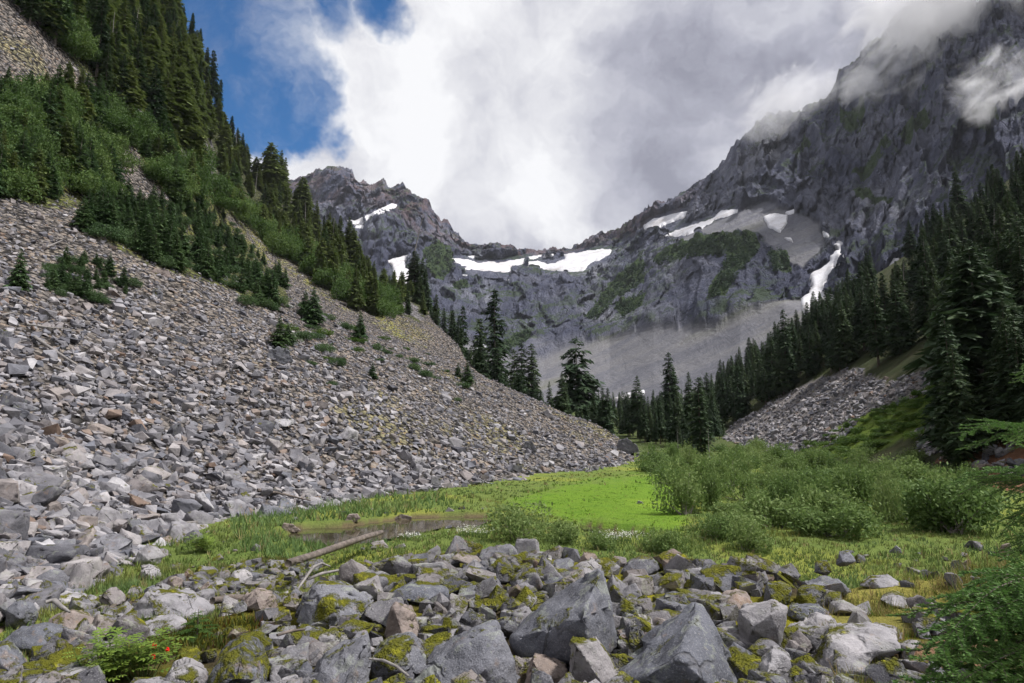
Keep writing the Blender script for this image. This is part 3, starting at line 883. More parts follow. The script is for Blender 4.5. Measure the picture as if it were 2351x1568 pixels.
# ------------------------------------------------------------------ snowfields lying on the mountain
def snowfield(poly, label):
    poly = np.array(poly)
    x0, y0 = poly.min(0) - 2
    x1, y1 = poly.max(0) + 2
    st = max(0.9, math.sqrt((x1 - x0) * (y1 - y0) / 2600))
    gx, gy = np.arange(x0, x1 + st, st), np.arange(y0, y1 + st, st)
    GX, GY = np.meshgrid(gx, gy, indexing='ij')
    sh = GX.shape
    J = np.stack([GX.ravel(), GY.ravel(), 0 * GX.ravel()], -1)
    jx, jy = fbm(J, 0.12, 3, 151) * 3.0, fbm(J, 0.12, 3, 152) * 2.2
    ins = inpoly(poly, GX.ravel() + jx, GY.ravel() + jy).reshape(sh)
    ok = np.zeros(sh, bool)
    V = np.zeros(sh + (3,))
    N = np.zeros(sh + (3,))
    for i in range(sh[0]):
        for j in range(sh[1]):
            # inside, or touching an inside sample
            if ins[max(0, i - 1):i + 2, max(0, j - 1):j + 2].any():
                h = hit([T_mtn], GX[i, j], GY[i, j])
                if h:
                    ok[i, j] = True
                    V[i, j], N[i, j] = h[0], h[1]
    rv = np.linalg.norm(V, axis=-1)
    toward = -V / np.maximum(rv, 1)[..., None]
    lift = np.where(ins, 4.0, -2.0)
    V = V + (toward * 0.8 + np.array([0, 0, 0.5])) * lift[..., None]
    idx = -np.ones(sh, int)
    idx[ok] = np.arange(ok.sum())
    Fq = []
    for i in range(sh[0] - 1):
        for j in range(sh[1] - 1):
            q = (idx[i, j], idx[i, j + 1], idx[i + 1, j + 1], idx[i + 1, j])
            if min(q) < 0 or not ins[i:i + 2, j:j + 2].any():
                continue
            rq = rv[i:i + 2, j:j + 2]
            if rq.max() - rq.min() > 0.09 * rq.mean():
                continue
            Fq.append(q)
    if not Fq:
        return
    Vv = V[ok]
    for _ in range(10):      # settle the sheet
        acc, cnt = np.zeros_like(Vv), np.zeros(len(Vv))
        FA = np.array(Fq)
        for a in range(4):
            for b in range(4):
                if a != b:
                    np.add.at(acc, FA[:, a], Vv[FA[:, b]])
                    np.add.at(cnt, FA[:, a], 1)
        k = cnt > 0
        inn = ins[ok] & k
        Vv[inn] = 0.6 * Vv[inn] + 0.4 * acc[inn] / cnt[inn][:, None]
    FA = np.array(Fq)
    comp = np.arange(len(Vv))
    while True:                      # pieces that the rocks cut apart
        low_ = comp[FA].min(1)
        new = comp.copy()
        np.minimum.at(new, FA.ravel(), np.repeat(low_, 4))
        new = new[new]
        if (new == comp).all():
            break
        comp = new
    ids, cnt = np.unique(comp[FA[:, 0]], return_counts=True)
    order = np.argsort(-cnt)
    for k, i in enumerate(order[:2]):
        if k and cnt[i] < 0.10 * len(FA):
            break
        f_ = FA[comp[FA[:, 0]] == ids[i]]
        u_, inv = np.unique(f_, return_inverse=True)
        me = mesh_np('snowfield', Vv[u_], inv.reshape(f_.shape), M_snow, True)
        obj('snowfield', me, label=label if k == 0 else 'smaller piece cut off from the ' + label, cat='snow')


for poly, label in SNOW:
    snowfield(poly, label)


# ------------------------------------------------------------------ plants: generators
def rotz(a):
    c, s = np.cos(a), np.sin(a)
    return np.array([[c, -s, 0], [s, c, 0], [0, 0, 1]])


def conifer_crown(seed, width=0.17, bare=0.08, dens=1.0, droop=0.35, gappy=0.0, lod=1.0, power=0.85):
    """needle sprays on whorled boughs; unit height"""
    g = np.random.default_rng(seed)
    V = []
    n_lev = int(54 * dens)
    for i in range(n_lev):
        t = (i + g.uniform(-.3, .3)) / n_lev
        if t < 0:
            t = 0
        h = bare + (1 - bare) * t ** 0.92
        Rm = width * ((1 - t) ** power) * (0.30 + 0.70 * min(1, (t + 0.04) * 7)) + 0.008
        for k in range(int(6 + 2 * (1 - t))):
            if g.random() < gappy:
                continue
            a = g.uniform(0, 2 * np.pi)
            L = Rm * g.uniform(0.55, 1.15) * (1.25 if g.random() < 0.08 else 1.0)
            dr = droop * g.uniform(0.6, 1.4) * (1 - 0.9 * t)
            rise = 0.25 * (1 - t) * g.uniform(0, 1)
            ca, sa = np.cos(a), np.sin(a)
            ns = max(3, int((4 + 5 * (1 - t)) * lod))
            for q in range(ns):
                u = (q + g.uniform(0.2, 1)) / ns
                if u < 0.12:
                    continue
                rad = L * u
                zz = h + L * (rise * u - dr * u * u)
                ctr = np.array([rad * ca, rad * sa, zz])
                ln = L * (0.34 + 0.18 * g.random()) * (1.2 - 0.5 * u) + 0.011
                wd = ln * g.uniform(0.38, 0.66)
                for sgn in (-1, 1):
                    aa = a + sgn * g.uniform(0.3, 1.2)
                    dv = np.array([np.cos(aa), np.sin(aa), -g.uniform(0.05, 0.75)])
                    sd_ = np.array([-np.sin(aa), np.cos(aa), g.uniform(-0.6, 0.6)])
                    V += [ctr + sd_ * wd * .5, ctr - sd_ * wd * .5 + dv * ln * .25, ctr + dv * ln]
    # leader
    for q in range(10):
        hz = 0.95 + 0.05 * q / 10
        a = g.uniform(0, 6.28)
        dv = np.array([np.cos(a), np.sin(a), 0.3])
        ln = 0.018 * (1.1 - q / 10) + 0.004
        V += [np.array([0, 0, hz + .006]), np.array([0, 0, hz - .008]), np.array([0, 0, hz]) + dv * ln]
    V = np.array(V)
    return V, np.arange(len(V)).reshape(-1, 3)


def tube(pts, rad, n=7, jitter=0.0, seed=0):
    g = np.random.default_rng(seed)
    pts = np.asarray(pts, float)
    rad = np.broadcast_to(np.asarray(rad, float), (len(pts),))
    V = []
    for i, p in enumerate(pts):
        dr = pts[min(i + 1, len(pts) - 1)] - pts[max(i - 1, 0)]
        dr = dr / (np.linalg.norm(dr) + 1e-9)
        up = np.array([0, 0, 1.0]) if abs(dr[2]) < 0.9 else np.array([1.0, 0, 0])
        a = np.cross(dr, up)
        a /= np.linalg.norm(a)
        b = np.cross(dr, a)
        for k in range(n):
            th = 2 * np.pi * k / n
            V.append(p + (a * np.cos(th) + b * np.sin(th)) * rad[i] * (1 + jitter * g.uniform(-1, 1)))
    F = []
    for i in range(len(pts) - 1):
        for k in range(n):
            k2 = (k + 1) % n
            F += [(i * n + k, i * n + k2, (i + 1) * n + k2), (i * n + k, (i + 1) * n + k2, (i + 1) * n + k)]
    for base in (0, (len(pts) - 1) * n):
        V.append(pts[0 if base == 0 else -1])
        c = len(V) - 1
        for k in range(n):
            F.append((c, base + k, base + (k + 1) % n))
    return np.array(V), np.array(F)


def join(parts):
    Vs, Fs, o = [], [], 0
    for V, F in parts:
        Vs.append(V)
        Fs.append(F + o)
        o += len(V)
    return np.concatenate(Vs), np.concatenate(Fs)


def trunk_mesh(name, mat, thick=0.012, dead=False, seed=0):
    g = np.random.default_rng(seed)
    pts = [(g.uniform(-.004, .004), g.uniform(-.004, .004), h) for h in np.linspace(-0.03, 0.985, 8)]
    rad = thick * (1.25 - np.linspace(0, 1.18, 8))
    parts = [tube(pts, rad, 6)]
    if dead:
        for k in range(26):
            h = g.uniform(0.25, 0.95)
            a = g.uniform(0, 6.28)
            L = g.uniform(0.02, 0.09) * (1.15 - h)
            parts.append(tube([(0, 0, h), (np.cos(a) * L, np.sin(a) * L, h - L * .3)], [thick * .25, thick * .06], 3))
    V, F = join(parts)
    return mesh_np(name, V, F, mat)


CROWNS = {'fir': [], 'olive': [], 'young': [], 'slim': [], 'open': []}
for i in range(5):
    V, F = conifer_crown(200 + i, (0.14, 0.18, 0.16, 0.21, 0.12)[i], (0.05, 0.10, 0.18, 0.04, 0.12)[i], 1.0, 0.55, (0.05, 0.15, 0.22, 0.08, 0.12)[i], 1.0, (0.85, 0.7, 0.8, 0.95, 0.65)[i])
    CROWNS['fir'].append(mesh_np('fir_crown', V, F, M_fir))
    V, F = conifer_crown(220 + i, (0.17, 0.21, 0.25, 0.19, 0.28)[i], 0.03, 1.0, 0.55, (0.02, 0.10, 0.05, 0.18, 0.04)[i], 1.15, (0.9, 0.7, 0.62, 0.8, 0.55)[i])
    CROWNS['olive'].append(mesh_np('olive_crown', V, F, M_olive))
for i in range(4):
    V, F = conifer_crown(240 + i, 0.24 + 0.03 * (i % 3), 0.0, 0.75, 0.3, 0.03)
    CROWNS['young'].append(mesh_np('young_crown', V, F, M_young))
    V, F = conifer_crown(260 + i, 0.085 + 0.01 * i, 0.16, 1.0, 0.75, 0.12, 0.9, 0.6)
    CROWNS['slim'].append(mesh_np('slim_crown', V, F, M_fir))
V, F = conifer_crown(280, 0.30, 0.16, 0.62, 0.30, 0.42, 1.5, 0.55)
CROWNS['open'].append(mesh_np('open_crown', V, F, M_fir))
V, F = conifer_crown(281, 0.24, 0.36, 0.85, 0.55, 0.10, 1.5, 0.75)
CROWNS['open'].append(mesh_np('high_crown', V, F, M_fir))
TR_dark = [trunk_mesh('dark_trunk', M_bark, 0.013, False, i) for i in range(2)]
TR_grey = [trunk_mesh('grey_trunk', M_greybark, 0.016, False, 5), trunk_mesh('snag_trunk', M_dead, 0.011, True, 6), trunk_mesh('bare_trunk', M_dead, 0.013, False, 8)]
# a joined version for trees too small to show their parts
SMALL = {}
for kd in ('fir', 'olive', 'young', 'slim'):
    SMALL[kd] = []
    for me in CROWNS[kd][:4]:
        m2 = me.copy()
        m2.name = kd + '_tree'
        SMALL[kd].append(m2)


def tree(name, kind, pos, H, label, group, parts=True, var=None, wide=1.0, trunk=None, lean=0.0):
    n = len(CROWNS[kind])
    v = random.randrange(n) if var is None else var
    rz = random.uniform(0, 6.28)
    S = (H * wide, H * wide, H)
    if parts:
        e = obj(name, None, None, label, 'tree', group)
        e.empty_display_size = 0.2
        e.location = pos
        e.rotation_euler = (lean * random.uniform(-1, 1), lean * random.uniform(-1, 1), rz)
        e.scale = S
        obj('trunk', trunk or random.choice(TR_dark), e)
        obj('crown', CROWNS[kind][v], e)
        return e
    o = obj(name, SMALL[kind][v % len(SMALL[kind])], None, label, 'tree', group)
    o.location = pos
    o.rotation_euler = (lean * random.uniform(-1, 1), lean * random.uniform(-1, 1), rz)
    o.scale = S
    return o


def snag(name, pos, H, label, lean=(0, 0), mesh=None):
    o = obj(name, mesh or TR_grey[1], None, label, 'dead tree')
    o.location = pos
    o.scale = (H, H, H)
    o.rotation_euler = (lean[0], lean[1], random.uniform(0, 6) if lean == (0, 0) else 0)
    return o


def bush_mesh(seed, mat, n=3600, leaf=0.030, lobes=9, flat=0.8, stems=True, smat=M_greybark):
    """leaves spread through overlapping lobes; about unit radius, stands on z=0"""
    g = np.random.default_rng(seed)
    cs, rs = [], []
    for i in range(lobes):
        a, q = g.uniform(0, 6.28), np.sqrt(g.uniform(0, 1)) * 0.62
        cs.append((q * np.cos(a), q * np.sin(a), flat * g.uniform(0.25, 0.75) * (1.1 - 0.5 * q)))
        rs.append(g.uniform(0.28, 0.48))
    cs, rs = np.array(cs), np.array(rs)
    k = g.integers(0, lobes, n)
    d = g.normal(size=(n, 3))
    d /= np.linalg.norm(d, axis=1)[:, None]
    rad = rs[k] * g.uniform(0.45, 1.08, n) ** 0.6
    C = cs[k] + d * rad[:, None] * np.array([1, 1, 0.85])
    C = C[C[:, 2] > 0.0]
    # sprigs poking out
    n2 = len(C) // 12
    up = C[g.integers(0, len(C), n2)]
    ext = []
    for s_ in np.linspace(0, 1, 4):
        ext.append(up + np.array([0, 0, 1]) * s_ * 0.14 + g.normal(size=up.shape) * 0.012 + up * s_ * 0.10)
    C = np.concatenate([C] + ext)
    m = len(C)
    a = g.normal(size=(m, 3))
    a /= np.linalg.norm(a, axis=1)[:, None]
    b = np.cross(a, g.normal(size=(m, 3)))
    b /= np.linalg.norm(b, axis=1)[:, None]
    L = leaf * g.uniform(0.7, 1.5, m)[:, None]
    V = np.stack([C - a * L, C + b * L * 0.42, C + a * L, C - b * L * 0.42], 1).reshape(-1, 3)
    F = np.arange(m * 4).reshape(-1, 4)
    lf = mesh_np('bush_foliage', V, F, mat)
    st = []
    for i in range(12):
        c = cs[i % lobes]
        e = c + g.normal(size=3) * 0.12
        st.append(tube([(g.uniform(-.15, .15), g.uniform(-.15, .15), -0.05), c * np.array([.6, .6, .5]), e], [0.014, 0.010, 0.004], 4))
    V, F = join(st)
    return lf, mesh_np('bush_stems', V, F, smat)


WILLOW = [bush_mesh(300 + i, M_willow, (2400, 3400, 1500, 3600, 1900)[i], 0.042, (7, 9, 6, 11, 8)[i], 0.9) for i in range(5)]
BRUSH = [bush_mesh(320 + i, M_brush, 2600, 0.042, 9, 1.0) for i in range(4)]
LOWSH = [bush_mesh(340 + i, M_juniper, 1800, 0.050, 9, 0.45) for i in range(3)]
DARKSH = [bush_mesh(360 + i, M_young, 2400, 0.040, 9, 0.6) for i in range(3)]


def bush(name, lib, pos, rad, hgt, label, group=None, parts=True, v=None):
    v = random.randrange(len(lib)) if v is None else v
    lf, st = lib[v]
    if parts:
        e = obj(name, None, None, label, 'bush', group)
        e.empty_display_size = 0.2
        e.location = pos
        e.scale = (rad, rad * random.uniform(0.85, 1.15), hgt)
        e.rotation_euler = (0, 0, random.uniform(0, 6.28))
        obj('stems', st, e)
        obj('foliage', lf, e)
        return e
    e = obj(name, lf, None, label, 'bush', group)
    e.location = pos
    e.scale = (rad, rad * random.uniform(0.85, 1.15), hgt)
    e.rotation_euler = (0, 0, random.uniform(0, 6.28))
    return e


def scatter(poly, n, trees, sep, seed, tries=40, jit=None):
    """points spread over the part of a slope that shows inside poly; sep in sheet px as a function of distance"""
    g = random.Random(seed)
    poly_ = np.array(poly, float)
    (x0, y0), (x1, y1) = poly_.min(0), poly_.max(0)
    out = []
    for _ in range(n * tries):
        if len(out) >= n:
            break
        a, b = g.uniform(x0, x1), g.uniform(y0, y1)
        if not inpoly(poly, a, b):
            continue
        h = hit(trees, a, b)
        if not h:
            continue
        rd = math.hypot(h[0].x, h[0].y)
        sp = sep(rd)
        if any(abs(a - c) < sp and (a - c) ** 2 + ((b - e) * 1.4) ** 2 < sp * sp for c, e, _, _ in out):
            continue
        out.append((a, b, h[0], rd))
    out.sort(key=lambda q: q[3])
    return out


def gz(a_px, b_px, r_, f):
    """point on the terrain function f straight below/above the sheet column at distance r_"""
    q = at(a_px, b_px, r_)
    zz = f(np.array([q[0]]), np.array([q[1]]))[0]
    return Vector((q[0], q[1], zz))


# ------------------------------------------------------------------ left forest
ALLG = [T_ground, T_hill, T_right]
k = 0
cliff_gaps = [[(300, 250), (380, 260), (400, 300), (320, 290)], [(450, 330), (500, 350), (520, 390), (460, 390)], [(110, 110), (190, 110), (200, 160), (130, 165)]]
for a, b, pos, rd in scatter(P_LFOREST_IN, 285, [T_hill], lambda q: 11, 11):
    if any(inpoly(c, a, b) for c in cliff_gaps) or a < -60 or b < -90:
        continue
    top = b < 230 and a < 420
    H = random.uniform(10, 17) if top else random.uniform(9, 15.5)
    if a > 640:
        H = random.uniform(10, 17) if a < 820 else random.uniform(6, 10)
    kd = 'fir' if (random.random() < (0.42 if top else 0.16)) else 'olive'
    if top and random.random() < 0.25:
        kd = 'slim'
    if top:
        lab, grp = ('dark conifer in the high forest near the top left scree chute', 'high forest conifers by the chute') if a < 220 else ('dark conifer in the high forest just under the skyline spires', 'high forest conifers under the skyline')
    elif a < 560:
        lab, grp = 'olive green conifer in the mid forest above the brush band', 'mid forest conifers'
    else:
        lab, grp = 'olive green conifer in the forest tongue that slants down to the valley', 'slanting forest conifers'
    tree('fir_tree', kd, pos - Vector((0, 0, .4)), H, lab, grp, parts=True, wide=random.uniform(0.85, 1.15), lean=0.03)  # conifers of no known species; the name only marks the left hillside ones
# skyline trees standing clear against the blue sky
for a, b, hp, kd in [(1115 * .35, 40, 52, 'slim'), (438, 75, 60, 'slim'), (455, 108, 62, 'slim'), (484, 165, 80, 'slim'), (470, 130, 50, 'slim'), (497, 195, 50, 'slim'),
                     (420, 60, 50, 'slim'), (400, 45, 55, 'slim'), (620, 372, 75, 'olive'), (650, 390, 60, 'olive'), (690, 425, 50, 'olive'), (640, 385, 70, 'olive')]:
    h = None
    for dy in range(0, 120, 4):
        h = hit([T_hill], a, b + dy)
        if h:
            break
    if h:
        rd = math.hypot(h[0].x, h[0].y)
        H = max(8, (hp + dy * 0.6) / FPX * rd * 1.05)
        tree('fir_tree', kd, h[0] - Vector((0, 0, .5)), H, 'slender conifer spire standing against the sky on the steep hillside crest', 'skyline conifers', True, lean=0.03)
h = hit([T_hill], 392, 130)
snag('dead_tree', h[0], 12, 'bare white dead trunk among dark conifers near the forest top', (0.0, 0.12), TR_grey[2])
for a, b, pos, rd in scatter([(40, -20), (150, 10), (260, 60), (270, 190), (200, 150), (120, 105), (60, 60)], 34, [T_hill], lambda q: 11, 24):
    bush('hillside_shrub', BRUSH, pos - Vector((0, 0, .2)), random.uniform(3.0, 5.0), random.uniform(3.0, 5.0), 'green shrub high beside the scree chute in the top left corner', 'top chute shrubs', parts=False)
P_LB2 = [(520, 470), (620, 520), (720, 580), (830, 660), (905, 715), (890, 750), (800, 705), (720, 640), (640, 590), (560, 520)]
for a, b, pos, rd in scatter(P_LB2, 90, [T_hill], lambda q: 8, 22):
    if random.random() < 0.6:
        bush('hillside_shrub', BRUSH, pos - Vector((0, 0, .2)), random.uniform(3.0, 5.0), random.uniform(3.5, 6.0),
             'leafy shrub in the brush between the pale scree strip and the forest tongue', 'strip side shrubs', parts=False)
    else:
        tree('young_conifer', 'olive', pos - Vector((0, 0, .2)), random.uniform(7, 12), 'olive conifer between the pale scree strip and the forest tongue', 'strip side conifers', parts=True, lean=0.05)
for i in range(12):
    a, b = [(180, 60), (230, 120), (300, 150), (345, 210), (250, 200), (420, 210), (465, 300), (540, 380), (585, 450), (700, 520), (760, 590), (300, 60)][i]
    h = hit([T_hill], a, b)
    if h:
        snag('dead_tree', h[0], random.uniform(11, 17), 'pale dead trunk standing inside the left hillside forest', (random.uniform(-.06, .06), random.uniform(-.06, .06)), TR_grey[2])['group'] = 'dead trunks in the left forest'
# low conifers and shrubs on the hillside
for a, b, pos, rd in scatter(P_LBRUSH, 260, [T_hill], lambda q: 12, 12):
    if a < -60:
        continue
    if random.random() < 0.50:
        bush('hillside_shrub', BRUSH, pos - Vector((0, 0, .2)), random.uniform(1.9, 3.4) * min(1.8, max(1, rd / 95)), random.uniform(2.2, 4.0) * min(1.5, max(1, rd / 110)),
             *(('green shrub at the picture edge in the brush left of the scree chute', 'edge brush') if a < 120 else ('light green shrub in the brush close to the left of the bare scree chute', 'brush left of the chute') if a < 270 else ('light green shrub in the brush just right of the bare scree chute', 'brush right of the chute')), parts=False)
    else:
        tree('young_conifer', 'young' if random.random() < .6 else 'olive', pos - Vector((0, 0, .2)), random.uniform(3.5, 8.0) * min(1.6, max(1, rd / 110)),
             *(('young conifer at the picture edge in the brush left of the scree chute', 'edge brush conifers') if a < 120 else ('young conifer in the brush close to the left of the bare scree chute', 'conifers left of the chute') if a < 270 else ('young conifer mixed into the brush just right of the bare scree chute', 'conifers right of the chute')), parts=rd < 130, lean=0.05)
for a, b, pos, rd in scatter(P_LYOUNG, 200, [T_hill], lambda q: 9, 13):
    if random.random() < 0.45:
        bush('low_shrub', DARKSH, pos - Vector((0, 0, .1)), random.uniform(1.0, 1.9), random.uniform(0.9, 1.8), 'dark low shrub in the thicket of young conifers on the talus', 'talus thicket shrubs', parts=False)
    else:
        tree('young_conifer', 'young', pos - Vector((0, 0, .1)), random.uniform(2.2, 4.6), *(('young dark conifer in the thicket part below the scree chute', 'thicket conifers below the chute') if a < 400 else ('young dark conifer in the thicket part beside the pale scree strip', 'thicket conifers by the strip')), parts=True, lean=0.05)
P_LISLE = [(95, 690), (85, 640), (130, 600), (220, 590), (300, 650), (290, 685), (230, 700), (180, 690)]
for a, b, pos, rd in scatter(P_LISLE, 40, [T_hill], lambda q: 12, 14):
    if random.random() < 0.4:
        bush('low_shrub', DARKSH, pos - Vector((0, 0, .1)), random.uniform(0.7, 1.2), random.uniform(0.6, 1.0), 'dark low shrub in the lone conifer clump out on the talus', 'clump shrubs', parts=False)
    else:
        tree('young_conifer', 'young', pos - Vector((0, 0, .1)), random.uniform(1.0, 2.1), 'young conifer in the lone round clump out on the talus', 'clump conifers', parts=True, lean=0.05)
for (a, b, hp, wd, lab) in [(640, 800, 70, 1.5, 'round bushy young conifer alone in the middle of the talus'), (718, 745, 85, 1.0, 'taller young conifer at the tip of the talus thicket'),
                            (700, 725, 60, 1.1, 'young conifer just behind the tip of the talus thicket'), (826, 785, 72, 0.9, 'lone pointed young conifer on the pale talus strip'),
                            (855, 868, 36, 1.3, 'small dark conifer by itself low on the talus'), (1072, 880, 52, 1.3, 'small bushy conifer at the talus edge below the tall tree'),
                            (1052, 865, 34, 1.2, 'tiny conifer beside the small bushy one at the talus edge'), (40, 670, 85, 0.8, 'thin dark sapling near the left clump on the talus'),
                            (660, 790, 45, 1.4, 'low dark conifer leaning on the round bushy one')]:
    h = hit([T_hill], a, b)
    tree('young_conifer', 'young', h[0] - Vector((0, 0, .1)), hp / FPX * math.hypot(h[0].x, h[0].y) * 1.04, lab, None, True, wide=wd)
for (a, b, rp, lab) in [(770, 838, 26, 'brownish low shrub on the talus below the pointed conifer'), (718, 838, 18, 'mossy low shrub on the talus beside a boulder'),
                        (762, 885, 20, 'flat green shrub low on the talus'), (890, 812, 18, 'flat green shrub on the far talus strip'), (240, 548, 46, 'flat dark juniper mat at the edge of the upper talus'),
                        (560, 700, 34, 'flat green shrub under the thicket edge'), (1000, 870, 14, 'tiny shrub on the far talus'), (1050, 920, 16, 'small shrub at the lower far talus')]:
    h = hit([T_hill], a, b)
    rad = rp / FPX * math.hypot(h[0].x, h[0].y)
    bush('low_shrub', DARKSH, h[0] - Vector((0, 0, .05)), rad, rad * 0.8, lab)
for a, b, pos, rd in scatter([(560, 690), (680, 690), (800, 740), (960, 800), (1100, 880), (1060, 900), (900, 840), (760, 830), (680, 800)], 30, [T_hill], lambda q: 22, 23):
    rad = random.uniform(0.7, 1.9)
    bush('low_shrub', DARKSH if random.random() < .6 else LOWSH, pos - Vector((0, 0, .05)), rad, rad * random.uniform(.5, .9), 'small green shrub dotted along the pale strip of the talus', 'dotted talus shrubs', parts=False)
# edge of the forest: conifers down the skyline of the talus
for i in range(110):
    a = 948 + (1400 - 948) * ((i + random.random()) / 110) ** 1.15
    yb = np.interp(a, [895, 930, 1000, 1100, 1200, 1300, 1400], [685, 705, 770, 850, 890, 925, 980])
    az_ = math.atan2(*ray(a, yb)[:2])
    rho = math.degrees(-az_ + AX)
    r_ = np.interp(rho, CR_A, CR_R) + random.uniform(4, 26)
    pos = gz(a, yb, r_, z_hill)
    tall = random.random()
    tree('dark_conifer', 'fir' if tall > 0.3 else 'slim', pos - Vector((0, 0, .3)), random.uniform(6, 12) * np.interp(a, [900, 950, 1000, 1100, 1400], [0.95, 1.1, 1.3, 1.05, 0.9]),
         'dark conifer in the row along the far edge of the talus', 'talus edge conifers', True, lean=0.03)  # species unknown; same conifers as on the slopes


def hero_tree(a, yb, yt, r_, f, kd, var, wide, lab, trunk=None, lean=0.0):
    pos = gz(a, yb, r_, f)
    ztop = at(a, yt, r_)[2]
    return tree('conifer_tree', kd, pos - Vector((0, 0, .3)), ztop - pos.z + .3, lab, None, True, var, wide, trunk, lean)


hero_tree(1135, 850, 660, 175, z_hill, 'slim', 1, 1.0, 'tallest slender conifer at the lower end of the hillside forest')
hero_tree(1100, 830, 728, 172, z_hill, 'slim', 2, 1.0, 'slender conifer just beside the tallest one on the talus edge')
hero_tree(1062, 800, 700, 168, z_hill, 'slim', 0, 1.0, 'thin grey conifer two places uphill from the tallest one', TR_grey[0])
hero_tree(950, 735, 575, 215, z_hill, 'slim', 3, 1.7, 'broad dark conifer next to the leaning dead trunk')
hero_tree(968, 750, 590, 213, z_hill, 'fir', 3, 0.8, 'dark conifer behind the one by the leaning dead trunk')
hero_tree(1035, 795, 712, 190, z_hill, 'slim', 1, 0.9, 'thin conifer spire between the broad conifer and the tallest one')
hero_tree(1325, 955, 772, 150, z_floor, 'open', 0, 1.0, 'wide open-crowned conifer rising above the valley floor forest', TR_grey[0])
hero_tree(1220, 900, 788, 150, z_hill, 'slim', 2, 1.1, 'conifer spire right of the tallest one over the grey scree')
hero_tree(1198, 895, 785, 150, z_hill, 'slim', 0, 1.1, 'second conifer spire over the grey scree')
hero_tree(1180, 885, 800, 150, z_hill, 'slim', 3, 1.1, 'third conifer spire over the grey scree')
snag('dead_tree', gz(930, 700, 222, z_hill), 29, 'tall bleached dead trunk leaning right at the forest edge', (0.0, 0.20), TR_grey[2])
snag('dead_tree', gz(1627, 1020, 95, z_floor), 5.2, 'thin bare dead pole in front of the valley conifers')
snag('dead_tree', gz(1556, 1018, 100, z_floor), 5.0, 'pale grey dead conifer among the valley floor trees')

# ------------------------------------------------------------------ valley floor and right forest
P_VALLEY = [(1275, 905), (1330, 930), (1400, 980), (1440, 1005), (1500, 1026), (1580, 1028), (1650, 1018), (1700, 960), (1640, 930), (1450, 925), (1330, 900)]
for a, b, pos, rd in scatter(P_VALLEY, 185, ALLG, lambda q: 4.5, 15):
    tree('dark_conifer', random.choice(['fir', 'slim', 'slim']), pos - Vector((0, 0, .2)), random.uniform(4, 11), 'dark conifer in the grove closing the valley floor', 'valley grove conifers', True, wide=random.uniform(.75, 1.15), lean=.02)  # unidentified conifers, named like the talus edge row
for a, yb, yt, r_, wd, lab in [(1465, 985, 862, 150, 1.15, 'bushy conifer in front of the valley snow remnant'), (1540, 1000, 808, 150, 0.75, 'narrow tall conifer spire above the valley grove'),
                               (1552, 1000, 842, 152, 0.7, 'second narrow spire beside the tall one above the valley grove'), (1608, 1030, 865, 98, 0.8, 'thin-needled tall conifer at the willow edge'),
                               (1585, 1000, 852, 140, 0.9, 'pointed conifer behind the thin-needled one'), (1808, 905, 708, 165, 0.6, 'lone tall spire standing above the right forest edge'),
                               (1900, 880, 682, 190, 0.6, 'dark spire in front of the dirty snow gully'), (1885, 885, 700, 188, 0.55, 'second spire in front of the dirty snow gully')]:
    p_, s_ = ps(*at(a, yb, r_)[:2])
    f = (lambda X, Y_: np.maximum(z_right(X, Y_), z_floor(X, Y_)))
    hero_tree(a, yb, yt, r_, f, 'fir' if wd > 0.85 else 'slim', None, wd * (1.0 if wd > .85 else 1.5), lab)
P_RFAR = [(1610, 1015), (1645, 1008), (1675, 980), (1745, 938), (1835, 885), (1965, 838), (2010, 650), (1960, 690), (1900, 730), (1820, 790), (1700, 855), (1630, 905)]
P_RFOR = [(1640, 985), (1645, 950), (1750, 905), (1880, 860), (1960, 835), (2060, 850), (2155, 825), (2215, 850), (2225, 1010), (2480, 1040), (2480, 350), (2351, 370), (2250, 420), (2150, 500), (2060, 580), (1960, 670),
          (1900, 720), (1820, 790), (1700, 855), (1640, 905)]
for a, b, pos, rd in scatter(P_RFOR, 215, [T_right], lambda q: 10, 16) + scatter(P_RFAR, 140, [T_right], lambda q: 5, 19) + scatter([(2210, 720), (2420, 560), (2420, 1030), (2215, 1020)], 36, [T_right], lambda q: 16, 20):
    H = random.uniform(9, 16)
    if a < 1960 and rd > 110:
        H = random.uniform(8, 15)
    if a > 2080 and b > 840:
        H = random.uniform(6, 12)
    if a < 1890:
        lab, grp = 'dark conifer in the belt descending to the valley grove', 'right belt conifers'
    elif b > 850:
        lab, grp = 'dark conifer on the right slope below the top of the small talus', 'lower right conifers'
    elif a < 2110:
        lab, grp = 'dark conifer between the dirty snow gully and the high right forest', 'gully side conifers'
    else:
        up_hill = b < 620
        lab, grp = {(True, True): ('dark conifer near the upper rim of the right forest, left of the edge trees', 'upper rim conifers'), (True, False): ('dark conifer near the upper rim of the right forest at the picture edge', 'upper rim edge conifers'),
                    (False, True): ('dark conifer in the mid right forest above the small talus', 'mid right conifers'), (False, False): ('dark conifer in the mid right forest behind the bare-trunked big one', 'mid right edge conifers')}[(up_hill, a < 2230)]
    tree('conifer_tree' if a > 1960 else 'right_conifer', random.choice(['fir', 'fir', 'fir', 'slim']), pos - Vector((0, 0, .4)), H, lab, grp, True, wide=random.uniform(.9, 1.25), lean=.02)  # one sort of conifer, species unknown; the two names only split the slope
hr = lambda X, Y_: z_right(X, Y_)
hero_tree(2262, 965, 560, 76, hr, 'open', 1, 1.15, 'big conifer with a bare grey lower trunk on the right slope', TR_grey[0])
hero_tree(2192, 1030, 720, 70, hr, 'fir', 1, 1.0, 'tall dark conifer at the lower right forest corner')
hero_tree(2205, 1035, 790, 66, hr, 'fir', 2, 1.1, 'bushy dark conifer at the foot of the big bare-trunked one')
